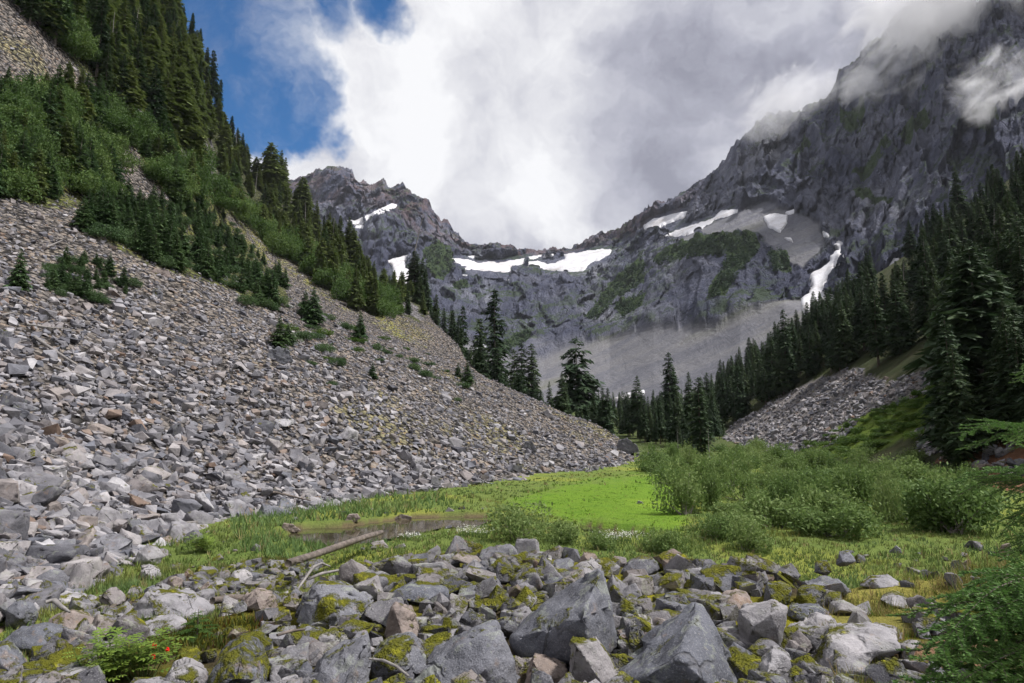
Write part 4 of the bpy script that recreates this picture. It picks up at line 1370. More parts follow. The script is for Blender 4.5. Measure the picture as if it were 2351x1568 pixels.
hero_tree(2195, 1045, 850, 66, hr, 'fir', 0, 0.8, 'smaller dark conifer beside the green ground cover')
hero_tree(2230, 800, 375, 300, hr, 'fir', 3, 0.9, 'high dark conifer topping the right forest')
hero_tree(2300, 780, 405, 290, hr, 'fir', 4, 0.9, 'high dark conifer nearest the right picture edge')
hero_tree(2330, 980, 620, 85, hr, 'fir', 2, 1.0, 'dense dark conifer right of the bare-trunked one')
for a, b in [(1990, 760), (2075, 720), (2130, 700), (2190, 640), (1880, 800), (2290, 700)]:
    h = hit([T_right], a, b)
    if h:
        snag('dead_tree', h[0], random.uniform(10, 15), 'pale bare trunk showing between the dark conifers of the right slope', (random.uniform(-.06, .06), random.uniform(-.06, .06)), TR_grey[1])['group'] = 'dead trunks on the right slope'
for a, b, pos, rd in scatter(P_RCOVER, 70, [T_right], lambda q: 12, 17):
    bush('low_shrub', LOWSH, pos - Vector((0, 0, .05)), random.uniform(0.8, 1.7), random.uniform(0.6, 1.3), 'bright green low shrub in the mat beside the small right talus', 'right slope ground cover', parts=False)

# far brush on the cliffs: too small and dense to count
g = np.random.default_rng(5)
VV = []
for poly in VEG[:7]:
    pp = np.array(poly, float)
    (x0, y0), (x1, y1) = pp.min(0), pp.max(0)
    n = int((x1 - x0) * (y1 - y0) * 0.035) + 10
    for _ in range(n):
        a, b = g.uniform(x0, x1), g.uniform(y0, y1)
        if not inpoly(poly, a, b):
            continue
        h = hit([T_mtn], a, b)
        if h is None:
            continue
        H = g.uniform(3.0, 8.5)
        c = np.array(h[0])
        for q in range(16):
            dv = g.normal(size=(3, 3)) * np.array([1.5, 1.5, 1.1])
            u = g.random()
            VV += list(c + np.array([0, 0, H * u]) + dv * (1.2 - u) * 0.9)
VV = np.array(VV)
obj('cliff_brush', mesh_np('cliff_brush', VV, np.arange(len(VV)).reshape(-1, 3), M_fir), kind='stuff', label='dark green brush and dwarf trees growing on the far cliffs', cat='brush')

# ------------------------------------------------------------------ willows
P_WILL = [(1495, 1078), (1525, 1120), (1545, 1170), (1600, 1200), (1680, 1236), (1760, 1245), (1850, 1205), (1960, 1225), (2080, 1222), (2200, 1215), (2290, 1190), (2250, 1140), (2120, 1085), (1950, 1058), (1800, 1042), (1600, 1030), (1500, 1045)]


def on_floor(a, b):
    h = hit([T_ground, T_right], a, b)
    return h[0], math.hypot(h[0].x, h[0].y)


n = 0
for a, b, pos, rd in scatter(P_WILL, 120, [T_ground], lambda q: 62 if q < 30 else (44 if q < 45 else (26 if q < 70 else 12)), 18):
    rad = random.uniform(0.8, 2.0) * (1.0 if rd < 60 else 1.3)
    hg = random.uniform(0.8, 2.5) * (1.0 if rd < 60 else 1.1)
    wh, grp = ('in the front rows of the thicket beside the meadow', 'willows front rows') if rd < 34 else (('in the middle of the thicket right of the meadow', 'willows middle') if rd < 60 else ('at the back of the thicket below the conifers', 'willows back rows'))
    tl = 'tall' if hg > 1.7 else ('low' if hg < 1.25 else 'rounded')
    bush('willow_bush', WILLOW, pos - Vector((0, 0, .1)), rad, hg, '%s grey-green willow bush %s' % (tl, wh), grp + ', ' + tl)
for (a, b, rp, hp, lab) in [(1190, 1238, 88, 98, 'rounded willow bush alone between the pond and the bright meadow'), (1290, 1246, 60, 62, 'low willow bush leaning against the lone rounded one'),
                            (1372, 1262, 52, 50, 'small willow bush just behind the boulders at mid meadow'), (1525, 1266, 56, 70, 'small upright willow bush in front of the dark pool'),
                            (1712, 1265, 66, 74, 'front willow bush closest to the boulder field'), (1640, 1240, 52, 70, 'willow bush left of the front one'),
                            (1925, 1232, 100, 82, 'sparse brownish willow bush at the thicket front'), (2190, 1225, 125, 118, 'big pale willow bush near the fir boughs'),
                            (1508, 1082, 50, 50, 'dense willow bush where the talus ends'), (1790, 1215, 95, 95, 'dense willow bush over a dark muddy gap')]:
    pos, rd = on_floor(a, b)
    bush('willow_bush', WILLOW, pos - Vector((0, 0, .08)), rp / FPX * rd * 1.05, hp / FPX * rd * 0.98, lab)

# ------------------------------------------------------------------ stones: library
def hull_mesh(seed, npts=13, box=(1, .8, .6), rounded=0.0):
    g = np.random.default_rng(seed)
    pts = g.uniform(-1, 1, (npts, 3))
    pts = np.sign(pts) * np.abs(pts) ** 0.45         # towards the corners: blocky
    nrm = np.linalg.norm(pts, axis=1)[:, None]
    pts = pts / (1 + rounded * (nrm - 1)) * np.array(box) * 0.5
    bm = bmesh.new()
    for p in pts:
        bm.verts.new(p)
    res = bmesh.ops.convex_hull(bm, input=bm.verts)
    bmesh.ops.delete(bm, geom=[v for v in bm.verts if not v.link_faces], context='VERTS')
    bmesh.ops.triangulate(bm, faces=bm.faces)
    bm.verts.index_update()
    V = np.array([v.co for v in bm.verts])
    F = np.array([[v.index for v in f.verts] for f in bm.faces])
    bm.free()
    return V, F


LIB = [hull_mesh(400 + i, 11 + i % 5, (1.0, random.uniform(.65, .95), random.uniform(.42, .8)), 0.18) for i in range(36)]


def euler_mats(yaw, tilt_a, tilt):
    """yaw about z, then a tilt about a random horizontal axis"""
    n = len(yaw)
    cy, sy = np.cos(yaw), np.sin(yaw)
    Z = np.zeros((n, 3, 3))
    Z[:, 0, 0], Z[:, 0, 1], Z[:, 1, 0], Z[:, 1, 1], Z[:, 2, 2] = cy, -sy, sy, cy, 1
    kx, ky = np.cos(tilt_a), np.sin(tilt_a)
    c, s = np.cos(tilt), np.sin(tilt)
    T = np.zeros((n, 3, 3))
    T[:, 0, 0] = c + kx * kx * (1 - c)
    T[:, 0, 1] = kx * ky * (1 - c)
    T[:, 0, 2] = ky * s
    T[:, 1, 0] = kx * ky * (1 - c)
    T[:, 1, 1] = c + ky * ky * (1 - c)
    T[:, 1, 2] = -kx * s
    T[:, 2, 0] = -ky * s
    T[:, 2, 1] = kx * s
    T[:, 2, 2] = c
    return T @ Z


def rock_pile(name, pos, size, mats3, shape, mat, parent):
    Vs, Fs, o = [], [], 0
    for k, (V, F) in enumerate(LIB):
        ix = np.where(shape == k)[0]
        if len(ix) == 0:
            continue
        W = np.einsum('nij,vj->nvi', mats3[ix], V) * size[ix][:, None, None] + pos[ix][:, None, :]
        Vs.append(W.reshape(-1, 3))
        Fs.append((F[None] + (np.arange(len(ix)) * len(V))[:, None, None]).reshape(-1, 3) + o)
        o += len(ix) * len(V)
    return obj(name, mesh_np(name, np.concatenate(Vs), np.concatenate(Fs), mat), parent, kind='stuff')


def refine(V, F, seed, bev=0.014, cuts=3, amp=0.026, fr=2.5, lim=0.14):
    """wear the edges of a hull and roughen its faces"""
    bm = bmesh.new()
    vs = [bm.verts.new(v) for v in V]
    for f in F:
        bm.faces.new([vs[i] for i in f])
    bmesh.ops.dissolve_limit(bm, angle_limit=R(9), verts=bm.verts, edges=bm.edges)
    dim = max((max(v.co[i] for v in bm.verts) - min(v.co[i] for v in bm.verts)) for i in range(3))
    try:
        bmesh.ops.bevel(bm, geom=list(bm.edges), offset=bev * dim, segments=1, affect='EDGES', clamp_overlap=True)
    except Exception:
        pass
    bmesh.ops.triangulate(bm, faces=bm.faces)
    for _ in range(cuts):
        ed = [e for e in bm.edges if e.calc_length() > dim * lim]
        if ed:
            bmesh.ops.subdivide_edges(bm, edges=ed, cuts=1)
            bmesh.ops.triangulate(bm, faces=bm.faces)
    bm.normal_update()
    bm.verts.index_update()
    Vn = np.array([v.co for v in bm.verts])
    N = np.array([v.normal for v in bm.verts])
    Fn = np.array([[v.index for v in f.verts] for f in bm.faces])
    bm.free()
    Q = Vn / dim
    dsp = fbm(Q, fr, 4, seed, 0.6) * amp * 0.7 + facets(Q, fr * 1.5, seed, 1.4) * amp * 0.8 + facets(Q, fr * 4.5, seed + 3, 1.4) * amp * 0.35
    return Vn + N * (dsp * dim)[:, None], Fn


LIBME = {}
FINE = [refine(V, F, 430 + i) for i, (V, F) in enumerate(LIB)]



def stone(k, mat, pos, size, M3, parent):
    key = (k, mat.name)
    if key not in LIBME:
        LIBME[key] = mesh_np('stone', FINE[k][0], FINE[k][1], mat, True)
    o = obj('stone', LIBME[key], parent)
    o.matrix_world = Matrix.Translation(Vector(pos)) @ Matrix(M3.tolist()).to_4x4() @ Matrix.Scale(size, 4)
    return o


def lay_rocks(parent, zfun, keep, a0, a1, r0, r1, n, sizes, seed, near_mat, far_mat, n_big, slope_tilt=None, sink=0.20, cap=1.7):
    g = np.random.default_rng(seed)
    u = g.random(n)
    rad = np.exp(np.log(r0) + (np.log(r1) - np.log(r0)) * u ** (0.78 if r1 > 200 else 1.0))
    azm = np.radians(g.uniform(a0, a1, n))
    X, Y_ = rad * np.sin(azm), rad * np.cos(azm)
    Z = zfun(X, Y_)
    Pp = np.stack([X, Y_, Z], -1)
    qx, qy = proj(Pp)
    ok = keep(Pp, qx, qy, rad)
    Pp, rad, qx, qy = Pp[ok], rad[ok], qx[ok], qy[ok]
    m = len(Pp)
    size = sizes(g, Pp, rad, m)
    e = 0.4
    gx = (zfun(Pp[:, 0] + e, Pp[:, 1]) - zfun(Pp[:, 0] - e, Pp[:, 1])) / (2 * e)
    gy = (zfun(Pp[:, 0], Pp[:, 1] + e) - zfun(Pp[:, 0], Pp[:, 1] - e)) / (2 * e)
    slope = np.arctan(np.hypot(gx, gy)) * 0.75
    ta = np.arctan2(gy, gx)                              # uphill direction; axis is 90 deg from it
    M = euler_mats(g.uniform(0, 6.28, m), g.uniform(0, 6.28, m), np.abs(g.normal(0, 0.45, m)))
    M = euler_mats(np.zeros(m), ta - np.pi / 2, slope) @ M
    shape = g.integers(0, len(LIB), m)
    Pp[:, 2] += size * sink
    vis = (qx > -60) & (qx < 2411) & (qy > -60) & (qy < 1640)
    big = np.argsort(-(size / rad) * vis)[:n_big]
    rest = np.ones(m, bool)
    rest[big] = False
    for i in big:
        stone(int(shape[i]), near_mat, Pp[i], float(size[i]), M[i], parent)
    far = rest
    rock_pile('stones', Pp[far], size[far], M[far], shape[far], far_mat, parent)
    return Pp, size


# ------------------------------------------------------------------ talus stones
def keep_talus(Pp, qx, qy, rad):
    p_, s_ = ps(Pp[:, 0], Pp[:, 1])
    d = p_ - np.interp(s_, TOE_S, TOE_P)
    ok = (d > -0.8 + fbm(Pp, 0.3, 3, 501) * 1.5) & (qx > -160) & (qx < 1700) & (qy > -50)
    dens = np.ones(len(Pp))
    for poly, e in ((P_LBRUSH, .75), (P_LYOUNG, .75), (P_LISLE, .6), (P_LFOREST, .93)):
        dens *= 1 - e * inpoly(poly, qx, qy)
    ok &= np.random.default_rng(3).random(len(Pp)) < dens
    return ok


def size_talus(g, Pp, rad, m):
    p_, s_ = ps(Pp[:, 0], Pp[:, 1])
    d = np.clip(p_ - np.interp(s_, TOE_S, TOE_P), 0, 80)
    base = np.exp(g.normal(-1.27, 0.48, m))
    base *= 1.25 - 0.5 * np.clip(d / 45, 0, 1)                # the biggest blocks roll to the toe
    base *= np.interp(s_, [0, 25, 60, 120], [0.95, 1.05, 0.88, 0.85])
    big_ = g.random(m) < 0.012
    base[big_] *= g.uniform(1.5, 2.3, big_.sum())
    return np.clip(base, np.maximum(0.14, rad * 0.0022), 1.45)


lay_rocks(hill, z_hill, keep_talus, -41, 13, 11, 250, 64000, size_talus, 51, M_talus_near, M_talus, 300, sink=0.17)


def keep_rt(Pp, qx, qy, rad):
    return softpoly(P_RTALUS, qx, qy, Pp, 9, 0.25, 503) | (inpoly(P_RCOVER, qx, qy) & (fbm(Pp, 0.25, 3, 504) > 0.22)) | (inpoly([(2080, 1010), (2351, 1010), (2351, 1100), (2160, 1080)], qx, qy) & (fbm(Pp, 0.3, 3, 505) > 0.1))


lay_rocks(rhill, z_right, keep_rt, 16, 40, 55, 230, 26000, lambda g, P_, r_, m: np.clip(np.exp(g.normal(-0.75, 0.42, m)), 0.2, 1.6), 52, M_talus_near, M_talus, 120)

# ------------------------------------------------------------------ boulder field stones
P_NOFIELD = [(1870, 1420), (1960, 1340), (2060, 1310), (2700, 1250), (2700, 1420), (2130, 1420), (2080, 1480), (1900, 1500)]


d2 = lambda L: [(a * .35, b * .35 + 1019.2) for a, b in L]            # reading scales of enlarged views
d3 = lambda L: [(a * .35 + 784, b * .35 + 1019.2) for a, b in L]
d4 = lambda L: [(a * .35 + 1567, b * .35 + 1019.2) for a, b in L]
BOUL = [
    ('tall pointed grey boulder with yellow moss streaks rising like a fin', d3([(1690, 838), (1705, 850), (1760, 1050), (1782, 1330), (1740, 1400), (1500, 1490), (1210, 1480), (1100, 1290), (1380, 1060)]), 0.9,
     [(1338, 1418, -0.3), (1362, 1530, -0.3), (1215, 1505, 0.1)], M_clean),
    ('grey slab with dark moss specks sloping up to a blunt top', d3([(380, 1610), (640, 1420), (900, 1262), (1040, 1240), (1110, 1420), (1190, 1640)]), 0.8, [(1060, 1600, -0.1), (1120, 1530, 0.0)], M_clean),
    ('smooth pale upright block between the pointed boulder and the big wedge', d3([(1508, 1292), (1675, 1300), (1790, 1500), (1850, 1640), (1490, 1640)]), 0.5, [(1320, 1480, 0.0), (1390, 1580, 0.0)], M_pale),
    ('biggest wedge boulder with a sharp ridge at the bottom of the view', d4([(95, 1108), (160, 1150), (240, 1270), (430, 1640), (-470, 1640), (-330, 1480), (-150, 1300)]), 0.9, [(1470, 1560, -0.25), (1560, 1512, -0.35), (1640, 1580, -0.35), (1500, 1640, 0.0)], M_clean),
    ('pale pinkish boulder with a diagonal mossy crack', d4([(600, 1040), (687, 1075), (680, 1230), (660, 1395), (560, 1345), (400, 1330), (355, 1180), (372, 1100)]), 0.6, [(1730, 1440, 0.0), (1770, 1410, 0.05)], M_pale),
    ('pale rounded boulder with black lichen spots near the bottom', d4([(590, 1360), (660, 1390), (725, 1460), (715, 1600), (560, 1620), (468, 1530)]), 0.5, [(1760, 1545, 0.0)], M_pale),
    ('broad flat pale slab with a moss streak beside the grass', d4([(760, 1500), (850, 1390), (950, 1275), (1110, 1258), (1250, 1265), (1440, 1340), (1310, 1420), (1080, 1500), (960, 1525)]), 1.0, [(1900, 1545, 0.0), (1960, 1500, 0.1)], M_pale),
    ('grey two-faced boulder just above the flat slab', d4([(770, 1190), (880, 1138), (990, 1170), (1025, 1225), (940, 1262), (830, 1235)]), 0.5, [(1880, 1450, 0.0)], M_pale),
    ('smooth whitish wedge stone lying in the yellow grass', d4([(1298, 1022), (1375, 990), (1450, 1020), (1525, 1088), (1400, 1085)]), 0.5, [(2050, 1392, 0.0)], M_pale),
    ('large dark mossy boulder streaked with lichen left of the brown one', [(679, 1430), (700, 1385), (724, 1354), (790, 1352), (850, 1378), (867, 1412), (858, 1440), (760, 1450)], 1.0, [(735, 1440, 0.0), (790, 1445, 0.0), (760, 1400, 0.0)], M_mid),
    ('brown angular boulder with a dark face in the middle of the field', d3([(275, 1300), (300, 1150), (345, 1058), (465, 1115), (500, 1190), (522, 1285), (420, 1310)]), 0.6, [(925, 1460, 0.0), (905, 1400, 0.05)], M_brown),
    ('lichen covered long slab behind the brown boulder', d3([(325, 1000), (440, 945), (690, 955), (722, 1020), (700, 1080), (480, 1075)]), 0.7, [(960, 1385, 0.0)], M_mid),
    ('steep grey slab at the bottom left of the speckled one', [(700, 1600), (735, 1540), (790, 1498), (845, 1474), (852, 1530), (850, 1610)], 0.7, [(790, 1570, -.1)], M_clean),
    ('dark cracked boulder with moss beside the dry twig', d3([(190, 1420), (330, 1320), (480, 1290), (545, 1400), (560, 1500), (400, 1610), (200, 1600)]), 0.6, [(900, 1540, 0.0)], M_mid),
    ('wide lichen spotted boulder with a dark hollow below it', d2([(20, 1310), (110, 1240), (300, 1195), (440, 1205), (455, 1290), (400, 1370), (200, 1390), (60, 1370)]), 0.9, [(70, 1490, 0.0), (130, 1480, 0.0)], M_mid),
    ('greenish lichen boulder cut by the bottom left corner', d2([(-60, 1360), (40, 1345), (130, 1410), (180, 1500), (170, 1570), (-60, 1580)]), 0.6, [(30, 1550, 0.0)], M_mid),
    ('big dome boulder carpeted with olive moss', [(468, 1600), (490, 1540), (522, 1505), (560, 1483), (596, 1502), (622, 1550), (628, 1610)], 0.7, [(540, 1560, -.1), (580, 1560, -.1)], M_mossy),
    ('pale cracked slab poking up at the bottom beside the elder plant', [(355, 1600), (390, 1548), (437, 1530), (470, 1545), (492, 1600)], 0.5, [(420, 1570, 0.0)], M_pale),
    ('broad layered pale outcrop slab left of centre', [(296, 1424), (312, 1390), (338, 1362), (400, 1362), (450, 1368), (492, 1395), (480, 1425), (390, 1428)], 1.2, [(360, 1420, 0.0), (440, 1420, 0.0)], M_pale),
    ('long low pale slab in front of the layered outcrop', [(288, 1464), (330, 1440), (405, 1422), (425, 1432), (410, 1452), (350, 1470)], 0.6, [(360, 1460, 0.0)], M_pale),
    ('smooth tan boulder with a peaked top below the dead branch', [(546, 1402), (565, 1378), (590, 1362), (632, 1372), (638, 1400), (625, 1412), (575, 1408)], 0.7, [(597, 1400, 0.0), (590, 1380, .05)], M_brown),
    ('large round grey boulder at the foot of the left talus', [(75, 1350), (85, 1325), (115, 1308), (150, 1312), (159, 1330), (148, 1358), (110, 1366)], 0.9, [(110, 1345, 0.0), (140, 1345, 0.0)], M_clean),
    ('squared white boulder at the left edge of the talus foot', [(-30, 1260), (0, 1246), (44, 1243), (42, 1280), (25, 1304), (-20, 1312)], 1.0, [(15, 1280, 0.0)], M_pale),
    ('cracked rounded boulder where talus meets the grass', [(309, 1290), (318, 1265), (338, 1250), (362, 1258), (377, 1278), (366, 1296), (335, 1302)], 0.9, [(340, 1285, 0.0)], M_pale),
    ('grey blocky boulder standing in the lower talus', [(286, 1228), (290, 1195), (320, 1190), (330, 1205), (325, 1228), (305, 1236)], 0.9, [(305, 1215, 0.0)], M_clean),
    ('pitted round boulder near the left picture edge', [(12, 1440), (14, 1400), (40, 1380), (78, 1388), (88, 1412), (75, 1440), (40, 1448)], 0.7, [(45, 1420, 0.0)], M_clean),
    ('broad brown boulder low in the left corner rocks', [(88, 1458), (120, 1425), (168, 1404), (205, 1415), (232, 1438), (190, 1462), (130, 1468)], 0.8, [(150, 1455, 0.0)], M_brown),
    ('broad humped boulder on the crest of the field before the meadow', d3([(870, 800), (900, 740), (1010, 690), (1130, 685), (1195, 780), (1100, 810), (900, 830)]), 0.9, [(1130, 1300, 0.0)], M_clean),
    ('dark pyramid stone just below the humped crest boulder', d3([(925, 850), (975, 760), (1010, 765), (1060, 850), (1000, 865)]), 0.5, [(1130, 1318, 0.0)], M_mid),
    ('grey wedge stone on the crest right of centre', d3([(1335, 850), (1400, 790), (1500, 750), (1530, 790), (1510, 855), (1400, 865)]), 0.6, [(1290, 1318, 0.0)], M_clean),
    ('pale flat topped stone behind the pointed boulder tip', d3([(1510, 835), (1560, 790), (1640, 768), (1710, 800), (1700, 860), (1580, 870)]), 0.6, [(1350, 1318, 0.0)], M_pale),
    ('brown squared stone highest on the crest', d3([(1555, 790), (1590, 720), (1665, 728), (1695, 785), (1620, 800)]), 0.5, [(1350, 1290, 0.0)], M_brown),
    ('large dark rough boulder on the crest right of the pointed one', d3([(1825, 850), (1880, 790), (1960, 758), (2050, 765), (2085, 820), (2000, 880), (1890, 905)]), 0.7, [(1470, 1325, 0.0)], M_mid),
    ('single grey block at the meadow end of the crest', d4([(1015, 790), (1030, 720), (1090, 708), (1135, 770), (1080, 800)]), 0.5, [(1935, 1290, 0.0)], M_clean),
    ('dark round boulder on the crest near the meadow end', d4([(862, 840), (880, 785), (950, 785), (980, 840), (940, 870)]), 0.5, [(1890, 1315, 0.0)], M_mid),
    ('shaggy moss draped block right of the diagonal crack boulder', d4([(735, 1060), (760, 965), (860, 950), (940, 970), (930, 1080), (830, 1090)]), 0.6, [(1860, 1395, 0.0)], M_mossy),
    ('moss hung block beside the shaggy one', d4([(525, 1060), (555, 930), (650, 925), (720, 960), (700, 1050), (600, 1075)]), 0.6, [(1780, 1390, 0.0)], M_mossy),
    ('wide flat grey stone among rubble on the right crest', d4([(740, 960), (900, 900), (1040, 915), (1110, 980), (940, 990)]), 0.7, [(1890, 1362, 0.0)], M_clean),
    ('rounded pale stone near the path at right', d4([(1160, 930), (1230, 880), (1350, 880), (1440, 935), (1300, 950)]), 0.6, [(2020, 1350, 0.0)], M_pale),
    ('pinkish humped stone behind the diagonal crack boulder', d4([(225, 1090), (260, 1020), (350, 985), (430, 1010), (470, 1070), (360, 1110)]), 0.6, [(1690, 1400, 0.0)], M_brown),
    ('dark block with a lit top left of the wedge ridge', d4([(-150, 1100), (-120, 1000), (10, 985), (60, 1060), (40, 1120), (-80, 1130)]), 0.5, [(1540, 1405, 0.0)], M_mid),
    ('low pale slab in front of the diagonal crack boulder', d4([(690, 1230), (780, 1200), (880, 1260), (840, 1290), (720, 1280)]), 0.5, [(1840, 1465, 0.0)], M_pale),
    ('speckled flat stone between the flat slab and the path', d4([(1150, 1260), (1260, 1215), (1400, 1235), (1480, 1290), (1350, 1310)]), 0.5, [(2030, 1470, 0.0)], M_pale),
    ('grey long stone lying by the moss hung block', d4([(680, 1130), (700, 1078), (900, 1085), (975, 1130), (900, 1170), (760, 1180)]), 0.5, [(1850, 1425, 0.0)], M_mid),
    ('small tan fragment wedged below the pale upright block', d3([(1190, 1600), (1250, 1420), (1330, 1440), (1490, 1520), (1500, 1620)]), 0.4, [(1250, 1560, 0.0)], M_brown),
    ('mossy humped boulder touching the elder plant', d2([(1110, 1470), (1180, 1380), (1300, 1370), (1340, 1420), (1250, 1480)]), 0.5, [(430, 1530, 0.0)], M_mossy),
    ('moss capped boulder in front of the dark streaked one', d2([(1880, 1320), (1960, 1240), (2100, 1235), (2210, 1290), (2150, 1350), (1980, 1370)]), 0.6, [(720, 1490, 0.0)], M_mossy),
    ('moss sided boulder cluster stone above the dome boulder', d2([(1480, 1390), (1560, 1300), (1700, 1260), (1780, 1310), (1750, 1410), (1620, 1440)]), 0.5, [(570, 1510, 0.0)], M_mossy),
    ('tan wedge boulder standing in the mossy gully', d2([(1275, 980), (1370, 905), (1382, 950), (1360, 985), (1300, 1000)]), 0.4, [(465, 1365, 0.0)], M_brown),
    ('split tan boulder at the gully edge', d2([(1095, 930), (1110, 880), (1150, 868), (1215, 900), (1220, 940), (1150, 955)]), 0.5, [(400, 1350, 0.0)], M_brown),
    ('large pale boulder half sunk in the gully grass', d2([(1500, 900), (1530, 840), (1600, 825), (1655, 860), (1650, 910), (1560, 930)]), 0.7, [(550, 1340, 0.0)], M_pale),
    ('rough pale boulder at the grassy gully head', d2([(915, 880), (925, 810), (980, 795), (1050, 830), (1060, 890), (980, 900)]), 0.8, [(345, 1330, 0.0)], M_pale),
]


def keep_field(Pp, qx, qy, rad):
    a_ = np.degrees(np.arctan2(Pp[:, 0], Pp[:, 1]))
    lim = np.interp(a_, BEN_A, BEN_R) + 0.9 + fbm(Pp, 0.5, 3, 511) * 0.9
    ok = rad < lim
    for _, out, _, _, _ in BOUL:
        o_ = np.array(out)
        ok &= ~inpoly(o_.mean(0) + (o_ - o_.mean(0)) * 1.08, qx, qy)
    g_ = np.random.default_rng(4).random(len(Pp))
    ok &= ~((inpoly(P_NOFIELD, qx, qy)) & (g_ < 0.88))
    ok &= ~(inpoly([(330, 1460), (470, 1420), (620, 1440), (560, 1500), (420, 1530), (180, 1568), (150, 1530)], qx, qy) & (g_ < 0.75))
    ok &= ~inpoly([(415, 1390), (490, 1390), (500, 1490), (405, 1490)], qx, qy)
    ok &= ~inpoly([(210, 1500), (400, 1480), (410, 1600), (200, 1600)], qx, qy)
    ok &= ~(inpoly([(1980, 1500), (2300, 1440), (2700, 1440), (2700, 1800), (1950, 1800)], qx, qy) & (g_ < 0.9))
    return ok


lay_rocks(ground, z_floor, keep_field, -50, 50, 2.6, 12.0, 9000,
          lambda g, P_, r_, m: np.clip(np.exp(g.normal(-1.72, 0.58, m)) * np.interp(r_, [3, 9], [0.8, 1.2]), 0.05, 0.056 * r_), 53, M_field, M_field, 300, sink=0.16)


def keep_gully(Pp, qx, qy, rad):
    return inpoly([(150, 1400), (300, 1360), (480, 1320), (580, 1290), (740, 1290), (700, 1350), (560, 1400), (420, 1410), (240, 1450)], qx, qy) | \
        (inpoly([(600, 1200), (1000, 1150), (1130, 1160), (1100, 1220), (800, 1280), (640, 1260)], qx, qy) & (np.random.default_rng(6).random(len(Pp)) < 0.05)) | \
        (inpoly([(380, 1260), (560, 1230), (640, 1280), (420, 1360)], qx, qy) & (np.random.default_rng(7).random(len(Pp)) < 0.06)) | \
        (inpoly([(1900, 1270), (2330, 1250), (2340, 1330), (2000, 1330)], qx, qy) & (np.random.default_rng(8).random(len(Pp)) < 0.10))


lay_rocks(ground, z_floor, keep_gully, -38, 38, 7, 40, 14000,
          lambda g, P_, r_, m: np.clip(np.exp(g.normal(-1.35, 0.5, m)), 0.1, 0.7), 54, M_field, M_field, 60, sink=0.05)

# ------------------------------------------------------------------ named boulders


def boulder(label, outline, dep, front, mat, seed, name='boulder', r0=None, amp=0.032, trees=None):
    """outline and front points read off the photo; the body reaches dep metres back from its foot"""
    o = np.array(outline, float)
    c = o.mean(0)
    low = o[o[:, 1].argmax()]
    if r0 is None:
        h = hit(trees or [T_ground, T_hill], c[0], low[1])
        r0 = math.hypot(h[0].x, h[0].y)
        if c[0] > 640 and c[1] > 1262 and trees is None:       # stands on the bench, not beyond its crest
            r0 = min(r0, float(np.interp(math.degrees(math.atan2(h[0].x, h[0].y)), BEN_A, BEN_R)) + 0.4)
    pts = [at(a, b, r0 + 0.30 * dep) for a, b in o]
    for a, b in o:
        q = at(c[0] + (a - c[0]) * 0.80, c[1] + (b - c[1]) * 0.78, r0 + 0.30 * dep)
        k = (r0 + dep) / (r0 + 0.30 * dep)
        q = np.array([q[0] * k, q[1] * k, q[2] - 0.02 * dep])
        pts.append(q)
    for a, b, f in front:
        pts.append(at(a, b, r0 + f * dep))
    pts = np.array(pts)
    org = pts.mean(0)
    bm = bmesh.new()
    for p in pts - org:
        bm.verts.new(p)
    bmesh.ops.convex_hull(bm, input=bm.verts)
    bmesh.ops.delete(bm, geom=[v for v in bm.verts if not v.link_faces], context='VERTS')
    bmesh.ops.triangulate(bm, faces=bm.faces)
    bm.verts.index_update()
    V = np.array([v.co for v in bm.verts])
    F = np.array([[v.index for v in f.verts] for f in bm.faces])
    bm.free()
    V, F = refine(V, F, seed, 0.007, 6, amp, 2.0, 0.075)
    o_ = obj(name, mesh_np('boulder', V, F, mat, True), None, label, 'boulder')
    o_.location = org
    return o_


for i, (lab, out, dep, fr_, mt) in enumerate(BOUL):
    boulder(lab, out, dep, fr_, mt, 600 + i)
